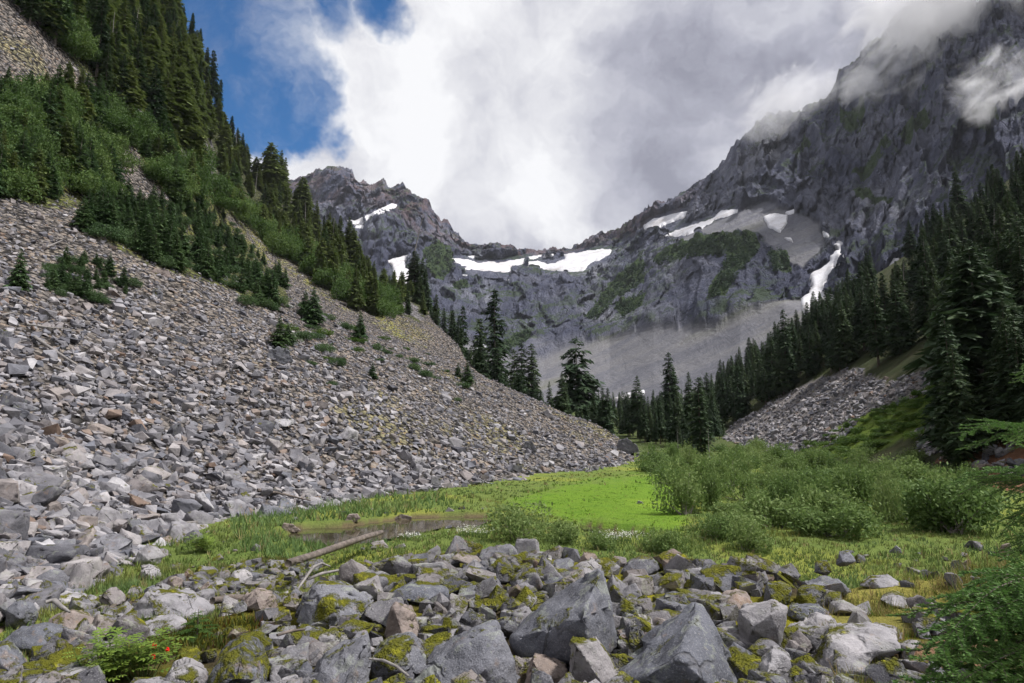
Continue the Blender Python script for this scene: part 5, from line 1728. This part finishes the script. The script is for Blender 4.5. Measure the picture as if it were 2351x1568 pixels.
# notable rocks out on the talus and in the meadow
for i, (lab, out, dep, mt) in enumerate([
    ('rust coloured boulder under the conifer thicket on the upper talus', [(346, 622), (362, 616), (388, 622), (394, 636), (370, 640), (350, 634)], 2.2, M_brown),
    ('large rounded grey boulder set in the middle talus', [(612, 822), (618, 803), (640, 795), (664, 806), (674, 830), (650, 838), (625, 835)], 2.6, M_clean),
    ('blue grey boulder upslope of the middle talus', [(396, 792), (404, 776), (420, 773), (432, 785), (425, 795)], 2.0, M_clean),
    ('dark squared boulder below the lone conifer clump', [(349, 680), (352, 664), (370, 662), (374, 678), (362, 686)], 1.6, M_mid),
    ('long grey slab block at the outer end of the talus', [(1412, 1036), (1420, 1012), (1440, 1005), (1462, 1022), (1470, 1038), (1440, 1044)], 3.0, M_clean),
    ('blue grey tilted block on the far talus', [(1198, 1035), (1205, 1014), (1220, 1012), (1235, 1034), (1215, 1040)], 2.2, M_clean),
    ('long flat slab on the far talus skyline', [(1246, 946), (1256, 940), (1272, 955), (1270, 962), (1252, 956)], 2.0, M_pale),
    ('grey boulder cut by the left edge high on the talus', [(-20, 790), (0, 755), (26, 762), (30, 780), (10, 792)], 2.0, M_mid),
    ('pale stone lying alone on the bright green meadow', [(1461, 1157), (1466, 1150), (1474, 1152), (1477, 1157)], 0.6, M_pale),
    ('pale stone on the near pond bank beside the log', [(904, 1258), (915, 1252), (930, 1249), (932, 1256), (915, 1260)], 0.4, M_pale),
    ('flat wet stone at the far bank of the pond', [(905, 1192), (920, 1180), (944, 1186), (946, 1193), (925, 1196)], 0.6, M_brown),
    ('tan stone on the pond bank in front of sedge', [(790, 1198), (800, 1182), (820, 1180), (828, 1190), (810, 1200)], 0.6, M_brown),
    ('small stone on the far tip of the pond', [(1022, 1174), (1030, 1165), (1042, 1172), (1040, 1178)], 0.5, M_pale),
    ('brown stone where sedge meets the pond end', [(645, 1218), (650, 1202), (672, 1204), (690, 1218), (670, 1224)], 0.6, M_brown),
    ('grey stone pair member in the grass by the fir boughs', [(2180, 1310), (2186, 1288), (2205, 1286), (2216, 1305), (2200, 1316)], 0.5, M_mid),
    ('brown topped stone next to the fir bough tips', [(2206, 1296), (2225, 1284), (2236, 1298), (2228, 1310), (2212, 1310)], 0.5, M_brown),
    ('dark triangular stone in the grass before the willows', [(2040, 1268), (2058, 1253), (2068, 1262), (2070, 1270), (2050, 1272)], 0.5, M_mid),
    ('tall brownish stone at the right grassy rise', [(2290, 1278), (2300, 1252), (2318, 1248), (2324, 1268), (2310, 1282)], 0.6, M_brown)]):
    boulder(lab, out, dep, [], mt, 700 + i, trees=[T_ground, T_hill, T_right])


# ------------------------------------------------------------------ dead wood
def wood(name, label, pts, rads, mat, n=7, jit=0.10, knots=0, cat='log'):
    V, F = tube(pts, rads, n, jit, len(label))
    parts = [(V, F)]
    g = np.random.default_rng(len(label) * 7)
    pts = np.array(pts)
    for k in range(knots):
        i = g.integers(0, len(pts) - 1)
        p0 = pts[i] + (pts[i + 1] - pts[i]) * g.random()
        dv = g.normal(size=3) * np.array([1, 1, .6])
        dv /= np.linalg.norm(dv)
        L = g.uniform(0.12, 0.5) * max(rads) * 9
        parts.append(tube([p0, p0 + dv * L * .5 + np.array([0, 0, .02]), p0 + dv * L], [max(rads) * .22, max(rads) * .15, max(rads) * .05], 4))
    V, F = join(parts)
    c = V.mean(0)
    o = obj(name, mesh_np(name, V - c, F, mat, True), None, label, cat)
    o.location = c
    return o


def drape(pxs, lift, trees, n=10):
    """points along a px polyline laid on the terrain"""
    pxs = np.array(pxs, float)
    t_ = np.linspace(0, len(pxs) - 1, n)
    out = []
    for v in t_:
        a, b = np.interp(v, range(len(pxs)), pxs[:, 0]), np.interp(v, range(len(pxs)), pxs[:, 1])
        h = hit(trees, a, b)
        out.append(np.array(h[0]) + np.array([0, 0, lift]))
    return np.array(out)


g_log = [at(661, 1294, 16.2), at(720, 1274, 17.6), at(790, 1250, 19.4), at(840, 1233, 21.0), at(877, 1222, 22.2)]
wood('fallen_log', 'weathered grey log slanting from the boulders into the pond', g_log, [0.085, 0.09, 0.085, 0.08, 0.065], M_log, 10, 0.12, 5)
wood('dead_branch', 'bleached arched dead branch reaching over the boulders', [at(757, 1300, 9.6), at(738, 1293, 9.4), at(719, 1302, 9.1), at(703, 1325, 8.8), at(684, 1352, 8.4), at(646, 1393, 7.9)], [0.012, 0.015, 0.017, 0.016, 0.014, 0.007], M_dead, 7, 0.12, 5, cat='branch')
wood('dead_branch', 'forked grey driftwood tangled behind the arched branch', [at(705, 1330, 9.2), at(740, 1316, 9.5), at(775, 1310, 9.8), at(800, 1302, 10.1)], [0.019, 0.020, 0.016, 0.008], M_dead, 7, 0.15, 9, cat='branch')
wood('dead_branch', 'short dark log lying between the outcrop and the tan boulder', [at(488, 1380, 8.3), at(530, 1374, 8.5), at(568, 1372, 8.6)], [0.04, 0.045, 0.035], M_log, 7, 0.1, 1, cat='branch')
wood('dead_branch', 'thin pale dry twig bent over the dark cracked boulder', [at(847, 1512, 4.9), at(880, 1516, 4.8), at(910, 1530, 4.7), at(938, 1552, 4.6)], [0.006, 0.010, 0.010, 0.008], M_dead, 5, 0.1, 2, cat='branch')
wood('dead_branch', 'thin dark stick on the moss below the dark streaked boulder', [at(636, 1458, 6.1), at(670, 1448, 6.2), at(700, 1445, 6.3)], [0.012, 0.014, 0.008], M_log, 5, 0.1, 0, cat='branch')
wood('dead_branch', 'curled silver branch near the pitted left boulder', [at(105, 1382, 9.0), at(125, 1378, 9.0), at(140, 1392, 8.8), at(160, 1405, 8.6)], [0.018, 0.026, 0.026, 0.012], M_dead, 6, 0.1, 3, cat='branch')
fa_ = drape([(590, 1142), (640, 1148), (712, 1166)], 0.35, [T_ground, T_hill])
wood('fallen_tree', 'fallen dead tree with bare side branches at the talus foot', fa_, list(np.linspace(0.10, 0.03, len(fa_))), M_log, 7, 0.1, 26, cat='log')
for i, (pp, lab, rad) in enumerate([
    ([(77, 787), (140, 830), (196, 865)], 'long pinkish dead trunk lying down the left talus', 0.10), ([(122, 858), (206, 887)], 'pale straight pole just below the long pinkish trunk', 0.07),
    ([(318, 978), (392, 995)], 'thin pale pole low on the middle talus', 0.045), ([(378, 950), (430, 962), (490, 981)], 'dark thin pole across the middle talus', 0.045),
    ([(0, 738), (32, 730)], 'bleached stick at the left picture edge on the talus', 0.08), ([(60, 758), (110, 765), (160, 768)], 'branchy bleached deadfall high on the left talus', 0.07),
    ([(105, 577), (143, 560)], 'short bleached stick far up the left talus', 0.08), ([(250, 514), (257, 530)], 'white stub of a dead trunk above the upper talus', 0.16),
    ([(546, 953), (556, 970), (560, 985)], 'small crooked white branch on the talus', 0.04), ([(80, 1062), (110, 1058), (160, 1075)], 'tangled bleached twigs near the left edge of the talus', 0.05),
    ([(20, 800), (60, 792)], 'dry branch beside the left edge boulder', 0.05)]):
    q = drape(pp, 0.35 if rad > 0.06 else 0.25, [T_hill, T_ground])
    wood('dead_branch', lab, q, list(np.linspace(rad, rad * .45, len(q))), M_dead, 6, 0.12, 14 if 'branchy' in lab or 'tangled' in lab else 3, cat='branch')

# ------------------------------------------------------------------ water
def sheet(name, poly, zc, mat, label, grow=1.06):
    q = np.array(poly, float)
    c = q.mean(0)
    d_ = ray(q[:, 0], q[:, 1])
    W = d_ * (zc / d_[:, 2])[:, None]
    cc = W.mean(0)
    W = cc + (W - cc) * grow
    V = np.concatenate([W, cc[None]])
    n_ = len(W)
    F = np.array([(i, (i + 1) % n_, n_) for i in range(n_)])
    return obj(name, mesh_np(name, V, F, mat), kind='structure', label=label)


sheet('pond', P_POND, -3.70, M_water, 'shallow brown pond beside the talus')
sheet('pool', P_POOL, -3.70, M_water, 'narrow dark pool behind the small willows')

# ------------------------------------------------------------------ grass
def grass(name, n, seed, r0, r1, keep, hgt, colr, label, wid=0.012, blades=4, a0=-40, a1=42):
    g = np.random.default_rng(seed)
    u = g.random(n)
    rad = 1 / (1 / r0 + (1 / r1 - 1 / r0) * u) if r1 / r0 > 3 else g.uniform(r0, r1, n)
    azm = np.radians(g.uniform(a0, a1, n))
    X, Y_ = rad * np.sin(azm), rad * np.cos(azm)
    Z = z_floor(X, Y_)
    Pp = np.stack([X, Y_, Z], -1)
    qx, qy = proj(Pp)
    ok = keep(Pp, qx, qy, rad)
    Pp, rad, qx, qy = Pp[ok], rad[ok], qx[ok], qy[ok]
    m_ = len(Pp)
    H = hgt(g, Pp, qx, qy, m_)
    Cc = colr(g, Pp, qx, qy, m_)
    Vs, Cs = [], []
    for b in range(blades):
        a = g.uniform(0, 6.28, m_)
        off = np.stack([np.cos(a), np.sin(a), 0 * a], -1) * (0.05 * g.random(m_) * (1 + rad / 25))[:, None]
        lean = np.stack([np.cos(a + g.normal(0, .8, m_)), np.sin(a), 0 * a], -1) * (H * g.uniform(0.15, 0.7, m_))[:, None]
        wv = np.stack([-np.sin(a), np.cos(a), 0 * a], -1) * (wid * np.maximum(1, rad / 14))[:, None]
        h_ = H * g.uniform(0.6, 1.15, m_)
        base = Pp + off - np.array([0, 0, 0.02])
        tip = base + lean + np.stack([0 * h_, 0 * h_, h_], -1)
        Vs.append(np.stack([base - wv, base + wv, tip], 1))
        cb = Cc * g.uniform(0.75, 1.3, m_)[:, None]
        Cs.append(np.repeat(cb[:, None, :], 3, 1))
    V = np.concatenate(Vs).reshape(-1, 3)
    Cq = np.concatenate(Cs).reshape(-1, 3)
    return obj(name, mesh_np(name, V, np.arange(len(V)).reshape(-1, 3), M_grass, False, Cq), kind='stuff', label=label, cat='grass')


def lim_bench(Pp):
    a_ = np.degrees(np.arctan2(Pp[:, 0], Pp[:, 1]))
    return np.interp(a_, BEN_A, BEN_R)


def keep_meadow(Pp, qx, qy, rad):
    p_, s_ = ps(Pp[:, 0], Pp[:, 1])
    ok = (rad > lim_bench(Pp) + 1.0) & (p_ < np.interp(s_, TOE_S, TOE_P) + 0.3) & (-p_ < np.interp(s_, RTOE_S, RTOE_Q) + 1)
    wet = inpoly(P_POND, qx, qy + 2) | inpoly(P_POOL, qx, qy)
    gul = inpoly([(160, 1390), (300, 1360), (480, 1320), (580, 1280), (720, 1290), (690, 1330), (560, 1390), (420, 1400), (240, 1440)], qx, qy)
    gr = np.random.default_rng(9).random(len(Pp))
    return ok & ~wet & ~(gul & (gr < 0.8)) & (fbm(Pp, 0.5, 3, 801) + gr * 0.8 > -0.1)


def h_meadow(g, Pp, qx, qy, m_):
    b = inpoly(P_BRIGHT, qx, qy)
    n_ = fbm(Pp, 0.35, 3, 802)
    tall = inpoly([(520, 1190), (600, 1160), (800, 1140), (1000, 1130), (1040, 1160), (880, 1186), (700, 1200), (640, 1240), (760, 1262), (720, 1300), (560, 1270)], qx, qy)
    H = np.where(b, 0.045 + 0.05 * np.clip(fbm(Pp, 0.6, 3, 808), 0, 1), 0.14 + 0.14 * np.clip(n_ + .2, 0, 1))
    H = np.where(b & (g.random(m_) < 0.07) & (fbm(Pp, 0.9, 3, 809) > 0.05), 0.20, H)
    H = np.where(tall, 0.34 + 0.15 * n_, H)
    return H * g.uniform(0.6, 1.3, m_)


def c_meadow(g, Pp, qx, qy, m_):
    b = sum(softpoly(P_BRIGHT, qx, qy, Pp, e_, q_, 75 + i_ * 3).astype(float) for i_, (e_, q_) in enumerate([(10, .3), (24, .5), (34, .9), (44, 2.0), (30, 4.0)])) / 5
    n_ = fbm(Pp, 0.3, 3, 803)
    c = np.tile(np.array([0.130, 0.180, 0.050]), (m_, 1))
    c = blendc(c, sstep(-.1, .5, n_), (0.235, 0.245, 0.065))
    c = blendc(c, sstep(.1, .5, fbm(Pp, 0.7, 3, 804)) * .8, (0.105, 0.175, 0.065))
    tall = inpoly([(520, 1190), (600, 1160), (800, 1140), (1000, 1130), (1040, 1160), (880, 1186), (700, 1200), (640, 1240), (760, 1262), (720, 1300), (560, 1270)], qx, qy)
    c = blendc(c, tall * 0.75, (0.125, 0.205, 0.070))
    c = blendc(c, b, (0.115, 0.225, 0.016))
    c = blendc(c, b * sstep(0.0, 0.5, fbm(Pp, 0.8, 3, 807)) * .6, (0.18, 0.26, 0.04))
    c = blendc(c, (g.random(m_) < 0.10), (0.26, 0.22, 0.10))
    c = blendc(c, b * (g.random(m_) < 0.30), (0.10, 0.15, 0.03))
    return c


grass("meadow_grass", 62000, 81, 9, 130, keep_meadow, h_meadow, c_meadow, 'green grass and sedge of the valley meadow')


def keep_tuft(Pp, qx, qy, rad):
    gr = np.random.default_rng(10).random(len(Pp))
    n_ = fbm(Pp, 0.9, 3, 811)
    return (rad < lim_bench(Pp) + 2.0) & ((inpoly(P_NOFIELD, qx, qy) & (n_ > -0.25)) | (inpoly([(1960, 1520), (2060, 1500), (2090, 1540), (2000, 1600), (1900, 1600)], qx, qy)) | (inpoly([(2050, 1300), (2600, 1240), (2600, 1400), (2200, 1400)], qx, qy)) | (gr < 0.004))


grass('bench_grass', 26000, 82, 3.0, 13, keep_tuft, lambda g, P_, a, b, m_: np.where(a > 2200, .26, .11) * g.uniform(.5, 1.4, m_),
      lambda g, P_, a, b, m_: blendc(blendc(np.tile(np.array([0.17, 0.165, 0.045]), (m_, 1)), g.random(m_) < .35, (0.26, 0.20, 0.09)), g.random(m_) < .3, (0.11, 0.16, 0.03)),
      'yellowing grass around the stones at right', 0.006, 5, 12, 50)


def keep_heath(Pp, qx, qy, rad):
    return inpoly([(335, 1480), (400, 1440), (480, 1425), (600, 1420), (615, 1450), (560, 1480), (440, 1510), (300, 1540), (200, 1568), (150, 1560)], qx, qy) & (fbm(Pp, 1.2, 3, 812) > -0.3)


grass('heather_mat', 9000, 83, 3.8, 8.5, keep_heath, lambda g, P_, a, b, m_: 0.09 * g.uniform(.4, 1.5, m_),
      lambda g, P_, a, b, m_: blendc(blendc(np.tile(np.array([0.075, 0.095, 0.020]), (m_, 1)), g.random(m_) < .35, (0.15, 0.14, 0.02)), g.random(m_) < .12, (0.14, 0.07, 0.03)),
      'low olive heather and moss around the sapling', 0.010, 5, -36, -12)


# ------------------------------------------------------------------ small plants
def flower_patch(label, a, b, rx, n, seed, hgt=0.35):
    g = np.random.default_rng(seed)
    pos, rd = on_floor(a, b)
    w_ = rx / FPX * rd
    e = obj('wildflower_clump', None, None, label, 'flowers')
    e.location = pos
    st, fl = [], []
    for i in range(n):
        q = np.array([g.normal() * w_ * .5, g.normal() * w_ * .28, 0])
        h_ = hgt * g.uniform(.5, 1.1)
        st.append((np.array([q + [-.006, 0, 0], q + [.006, 0, 0], q + [g.normal() * .05, g.normal() * .05, h_]]), np.array([[0, 1, 2]])))
        for k in range(4):
            c = q + np.array([g.normal() * .035, g.normal() * .035, h_ + g.uniform(-.06, .03)])
            s_ = 0.016
            u = g.normal(size=3)
            u /= np.linalg.norm(u)
            v = np.cross(u, [0, 0, 1.0])
            fl.append((np.array([c - u * s_, c + v * s_, c + u * s_, c - v * s_]), np.array([[0, 1, 2], [0, 2, 3]])))
    V, F = join(st)
    obj('stems', mesh_np('stems', V, F, M_willow), e)
    V, F = join(fl)
    obj('blossoms', mesh_np('blossoms', V, F, M_flower), e)


flower_patch('white flowering clump on the near bank left of the lone willow', 1085, 1232, 46, 150, 1)
flower_patch('long white flowering clump in front of the narrow dark pool', 1425, 1246, 58, 150, 2)
flower_patch('small greenish white flowering clump beside the pond end', 940, 1240, 26, 70, 3, 0.25)


def bough_mesh(seed, L=1.0, nl=0.030, nw=0.011):
    """flat fir spray: stem, side twigs, needles along every twig (axis +X)"""
    g = np.random.default_rng(seed)
    nd, st = [], []

    def twig(p, dr, ln, rad, depth):
        n_ = max(3, int(ln / 0.05))
        pts = [p]
        dd = dr.copy()
        for i in range(n_):
            dd = dd + g.normal(size=3) * 0.06 + np.array([0, 0, -0.02])
            dd /= np.linalg.norm(dd)
            pts.append(pts[-1] + dd * ln / n_)
        pts = np.array(pts)
        st.append(tube(pts, np.linspace(rad, rad * .4, len(pts)), 4))
        k = int(ln / 0.0062)
        for i in range(k):
            u = (i + g.random()) / k
            if depth == 0 and u < 0.25:
                continue
            f = u * n_
            j = min(int(f), n_ - 1)
            q = pts[j] + (pts[j + 1] - pts[j]) * (f - j)
            t_ = pts[j + 1] - pts[j]
            t_ /= np.linalg.norm(t_)
            sd_ = np.cross(t_, np.array([0, 0, 1.0]))
            sd_ /= np.linalg.norm(sd_) + 1e-6
            up = np.cross(sd_, t_)
            for sg in (-1, 1):
                ang = g.uniform(0.0, 0.9)
                v = t_ * 0.55 + sd_ * sg * np.cos(ang) + up * np.sin(ang)
                v /= np.linalg.norm(v)
                wv = np.cross(v, g.normal(size=3))
                wv /= np.linalg.norm(wv)
                l_ = nl * g.uniform(.7, 1.15) * (1 - 0.35 * u)
                nd.extend([q - wv * nw * .5, q + wv * nw * .5, q + v * l_])
        if depth < 2:
            m_ = int(ln / (0.05 if depth == 0 else 0.055))
            for i in range(m_):
                u = (i + .6) / m_
                if depth == 0 and u < .12:
                    continue
                f = u * n_
                j = min(int(f), n_ - 1)
                q = pts[j] + (pts[j + 1] - pts[j]) * (f - j)
                t_ = pts[j + 1] - pts[j]
                t_ /= np.linalg.norm(t_)
                sd_ = np.cross(t_, np.array([0, 0, 1.0]))
                sd_ /= np.linalg.norm(sd_) + 1e-6
                sg = -1 if i % 2 else 1
                v = t_ * g.uniform(.7, 1.0) + sd_ * sg * g.uniform(.7, 1.0) + np.array([0, 0, g.uniform(-.15, .08)])
                v /= np.linalg.norm(v)
                twig(q, v, ln * (0.34 if depth == 0 else 0.36) * (1.1 - 0.75 * u) * g.uniform(.7, 1.2), rad * .5, depth + 1)
    twig(np.zeros(3), np.array([1.0, 0, 0]), L, 0.006, 0)
    nd = np.array(nd)
    V, F = join(st)
    return mesh_np('bough_needles', nd, np.arange(len(nd)).reshape(-1, 3), M_bough), mesh_np('bough_stem', V, F, M_bark)


BOUGH = [bough_mesh(900 + i) for i in range(4)]


def aim(o, root, tip, roll=0.0):
    d_ = Vector(tip) - Vector(root)
    L = d_.length
    xx = d_.normalized()
    zz = (Vector((0, 0, 1)) - xx * xx.z).normalized()
    yy = zz.cross(xx)
    M = Matrix((xx, yy, zz)).transposed() @ Matrix.Rotation(roll, 3, 'X')
    o.matrix_local = Matrix.Translation(Vector(root)) @ M.to_4x4() @ Matrix.Scale(L, 4)


def bough_tree(label, base, topz, boughs):
    e = obj('fir_sapling', None, None, label, 'tree')
    e.location = base
    V, F = tube([(0, 0, -0.1), (0.01, 0, (topz - base[2]) * .5), (0, 0, topz - base[2])], [0.035, 0.025, 0.006], 8)
    obj('trunk', mesh_np('trunk', V, F, M_bark, True), e)
    for i, (root, tip, roll) in enumerate(boughs):
        nd, st = BOUGH[i % 4]
        o = obj('bough', nd, e)
        aim(o, Vector(root) - Vector(base), Vector(tip) - Vector(base), roll)
        o2 = obj('stem', st, o)
    return e


g = random.Random(21)
low, R_T = [], 3.3
tb = gz(2520, 1560, R_T, z_floor)
for i in range(22):
    yy = 1320 + 300 * (i / 21) + g.uniform(-14, 14)
    tx = g.uniform(2010, 2130) if i % 2 == 0 else g.uniform(2110, 2300)
    if yy < 1380:
        tx = max(tx, 2100)
    rt = R_T + g.uniform(-.7, .5)
    root = Vector(at(2520, yy - 30 - g.uniform(0, 40), R_T))
    root.x, root.y = tb.x + g.uniform(-.02, .02), tb.y + g.uniform(-.02, .02)
    low.append((root, Vector(at(tx, yy + g.uniform(-10, 40), rt)), g.uniform(-.2, .2)))
for i in range(16):                       # the sides turned away from the view
    an, hz = g.uniform(-1.0, 2.2), tb.z + 0.15 + 1.1 * i / 16
    root = Vector((tb.x, tb.y, hz))
    ln = 0.75 - 0.4 * i / 16
    low.append((root, root + Vector((math.cos(an) * ln, math.sin(an) * ln, -0.08)), 0.0))
bough_tree('bushy fir whose flat green boughs fill the bottom right corner', tb, at(2520, 1250, R_T)[2], low)
up_ = []
R_U = 4.6
tu = gz(2480, 1500, R_U, z_floor)
for (tx, ty, ry, rr_) in [(2208, 930, 985, -.2), (2260, 948, 1000, .3), (2145, 1042, 1095, -.3), (2190, 1060, 1110, .2), (2165, 1085, 1100, .4), (2290, 1110, 1120, 0), (2300, 1150, 1140, .3), (2290, 1190, 1170, -.2),
                          (2285, 1225, 1200, .2), (2310, 1175, 1160, .1), (2295, 1130, 1130, -.4), (2320, 1250, 1220, 0), (2320, 1010, 1040, .3), (2330, 960, 990, .1)]:
    root = Vector(at(2480, ry, R_U))
    root.x, root.y = tu.x, tu.y
    up_.append((root, Vector(at(tx, ty, R_U + g.uniform(-.5, .3))), rr_))
for i in range(22):
    an, hz = g.uniform(-1.2, 1.9), tu.z + 0.3 + 2.0 * i / 22
    root = Vector((tu.x, tu.y, hz))
    ln = 0.95 - 0.6 * i / 22
    up_.append((root, root + Vector((math.cos(an) * ln, math.sin(an) * ln, -0.1)), 0.0))
bough_tree('taller fir at the right edge reaching two bright boughs over the willows', tu, at(2480, 880, R_U)[2], up_)

# small spruce sapling
pos = hit([T_ground], 452, 1466)[0]
e = obj('spruce_sapling', None, None, 'tiny dark green spruce sapling on the heather among boulders', 'tree')
e.location = pos
Hs = at(452, 1398, math.hypot(pos.x, pos.y))[2] - pos.z
V, F = tube([(0, 0, -.03), (0, 0, Hs)], [0.008, 0.002], 6)
obj('trunk', mesh_np('trunk', V, F, M_bark), e)
BS = [bough_mesh(940 + i, 1.0, 0.05, 0.012) for i in range(2)]
for i in range(22):
    u = i / 22
    a = i * 2.4
    L = 0.20 * (1 - u) ** .8 + 0.03
    o = obj('bough', BS[i % 2][0], e)
    aim(o, (0, 0, Hs * (0.08 + .88 * u)), (math.cos(a) * L, math.sin(a) * L, Hs * (0.08 + .88 * u) + L * .15))
    obj('stem', BS[i % 2][1], o)


# red berried elder: pinnate leaves on arching stems
def leaf_geo(p, dr, ln, nrm, wd=0.36):
    sd_ = np.cross(dr, nrm)
    sd_ /= np.linalg.norm(sd_) + 1e-6
    prof = [(0, 0), (0.25, .8), (0.5, 1), (0.78, .6), (1, 0)]
    V = []
    for u, w_ in prof:
        m_ = p + dr * ln * u - nrm * ln * 0.12 * u * u
        V += [m_ + sd_ * w_ * ln * wd * .5 + nrm * ln * .03 * w_, m_, m_ - sd_ * w_ * ln * wd * .5 + nrm * ln * .03 * w_]
    F = []
    for i in range(4):
        b = i * 3
        F += [(b, b + 3, b + 4), (b, b + 4, b + 1), (b + 1, b + 4, b + 5), (b + 1, b + 5, b + 2)]
    return np.array(V), np.array(F)


def elder(label, a, b, hp, spread, seed, berries):
    g = np.random.default_rng(seed)
    pos = hit([T_ground, T_hill], a, b)[0]
    rd = math.hypot(pos.x, pos.y)
    Hh = hp / FPX * rd
    e = obj('elder_plant', None, None, label, 'plant')
    e.location = pos
    st, lv = [], []
    for s_ in range(spread):
        ang = g.uniform(0, 6.28)
        q = np.array([np.cos(ang), np.sin(ang) * .6, 0]) * Hh * g.uniform(.05, .75)
        tip = q * 1.5 + np.array([0, 0, Hh * g.uniform(.55, 1)])
        mid_ = (q + tip) / 2 + np.array([0, 0, Hh * .1])
        st.append(tube([q * .5, mid_, tip], [.005, .004, .002], 5))
        for k in range(9):
            u = .35 + .65 * k / 8
            p = q * (1 - u) + tip * u
            aa = g.uniform(0, 6.28)
            ax = np.array([np.cos(aa), np.sin(aa), g.uniform(-.1, .5)])
            ax /= np.linalg.norm(ax)
            RL = Hh * g.uniform(.22, .34)
            sdv = np.cross(ax, [0, 0, 1.0])
            sdv /= np.linalg.norm(sdv)
            nr = np.cross(sdv, ax)
            st.append(tube([p, p + ax * RL], [.002, .001], 3))
            for j in range(3):
                c = p + ax * RL * (.35 + .3 * j)
                for sg in (-1, 1):
                    v = ax * .5 + sdv * sg
                    v /= np.linalg.norm(v)
                    lv.append(leaf_geo(c, v, RL * .48, nr))
            lv.append(leaf_geo(p + ax * RL, ax, RL * .5, nr))
    V, F = join(st)
    obj('stems', mesh_np('stems', V, F, M_willow), e)
    V, F = join(lv)
    obj('leaves', mesh_np('leaves', V, F, M_elder, True), e)
    for (ba, bb) in berries:
        c = np.array(at(ba, bb, rd - .08)) - np.array(pos)
        parts = []
        for k in range(38):
            v = g.normal(size=3)
            v = v / np.linalg.norm(v) * g.uniform(.3, 1) * np.array([.017, .017, .022])
            bm = bmesh.new()
            bmesh.ops.create_icosphere(bm, subdivisions=1, radius=.0058)
            bm.verts.index_update()
            parts.append((np.array([x_.co for x_ in bm.verts]) + c + v, np.array([[x_.index for x_ in f_.verts] for f_ in bm.faces])))
            bm.free()
        V, F = join(parts)
        obj('berry_cluster', mesh_np('berry_cluster', V, F, M_berry, True), e)


elder('light green elder plant with three red berry clusters in the bottom left', 330, 1560, 95, 16, 31, [(354, 1484), (385, 1493), (352, 1506)])
elder('low light green elder sprawling left of the berry clusters', 250, 1566, 70, 14, 32, [])
elder('rounded bright green leafy plant at the talus foot', 462, 1268, 38, 22, 33, [])


# ------------------------------------------------------------------ mist on the massif
def mist(px_, py_, hw, hh, r_, depth, dens, seed, scale, thr, label, tilt=0.0):
    c = at(px_, py_, r_)
    sx, sz_ = hw / FPX * r_, hh / FPX * r_
    bm = bmesh.new()
    bmesh.ops.create_icosphere(bm, subdivisions=3, radius=1.0)
    me = bpy.data.meshes.new('mist')
    bm.to_mesh(me)
    bm.free()
    m, t = mat_new('mist')
    tc_ = t.n('ShaderNodeTexCoord').outputs['Object']
    ln = t.vmath('LENGTH', tc_)
    fall = t.rng(ln, 1.0, 0.35)
    pos_ = t.n('ShaderNodeNewGeometry').outputs['Position']
    # streaks drawn out along the wind, rising to the right
    vv = t.vmath('ADD', t.vmath('MULTIPLY', t.n('ShaderNodeVectorRotate', rotation_type='Y_AXIS', ins={'Vector': pos_, 'Angle': 0.6}).outputs[0], (scale * 1.3, scale * 1.3, scale * 2.0)), (seed * 3.1, seed * 1.7, 0))
    nz_ = t.noise(vv, 1.0, 9, 0.68, 1.0)
    dn = t.rng(t.math('ADD', nz_, t.math('MULTIPLY', t.math('SUBTRACT', fall, 1.0), 0.30)), thr, thr + 0.22)
    dn = t.math('MULTIPLY', dn, dens)
    pv = t.n('ShaderNodeVolumePrincipled', ins={'Color': (0.995, 0.995, 1.0), 'Density': dn, 'Anisotropy': 0.15})
    t.t.links.new(pv.outputs[0], t.n('ShaderNodeOutputMaterial').inputs['Volume'])
    me.materials.append(m)
    o = obj('mist', me, kind='stuff', label=label, cat='mist')
    o.location = c
    o.scale = (sx, depth, sz_)
    o.rotation_euler = (0, tilt, -math.atan2(c[0], c[1]))


def front_r(a, b, off):
    h = hit([T_mtn], a, b)
    return (math.hypot(h[0].x, h[0].y) if h else 900) - off


mist(2075, 170, 260, 150, front_r(2060, 190, 10), 100, 0.030, 1, 0.020, 0.44, 'thin wisps of cloud drifting across the massif cliffs', 0.35)
mist(2320, 200, 170, 120, front_r(2310, 215, 20), 90, 0.040, 2, 0.022, 0.43, 'bright wisp of cloud at the right edge of the massif', 0.2)
mist(2250, 0, 360, 150, front_r(2230, 60, 0), 150, 0.032, 3, 0.014, 0.32, 'cloud cap hiding the top of the massif', 0.2)
mist(1830, 245, 200, 110, front_r(1830, 290, -20), 120, 0.014, 4, 0.016, 0.34, 'grey cloud bank on the lower shoulder of the massif', -0.1)

# ------------------------------------------------------------------ the air of the valley
V = np.array([(x_, y_, z_) for x_ in (-1700, 2000) for y_ in (-300, 2300) for z_ in (-60, 900)], float)
F = np.array([(0, 1, 3, 2), (4, 6, 7, 5), (0, 4, 5, 1), (2, 3, 7, 6), (0, 2, 6, 4), (1, 5, 7, 3)])
m, t = mat_new('haze')
pv = t.n('ShaderNodeVolumePrincipled', ins={'Color': (0.86, 0.90, 1.0), 'Density': 0.000045, 'Anisotropy': 0.0})
t.t.links.new(pv.outputs[0], t.n('ShaderNodeOutputMaterial').inputs['Volume'])
obj('haze', mesh_np('haze', V, F, m), kind='stuff')
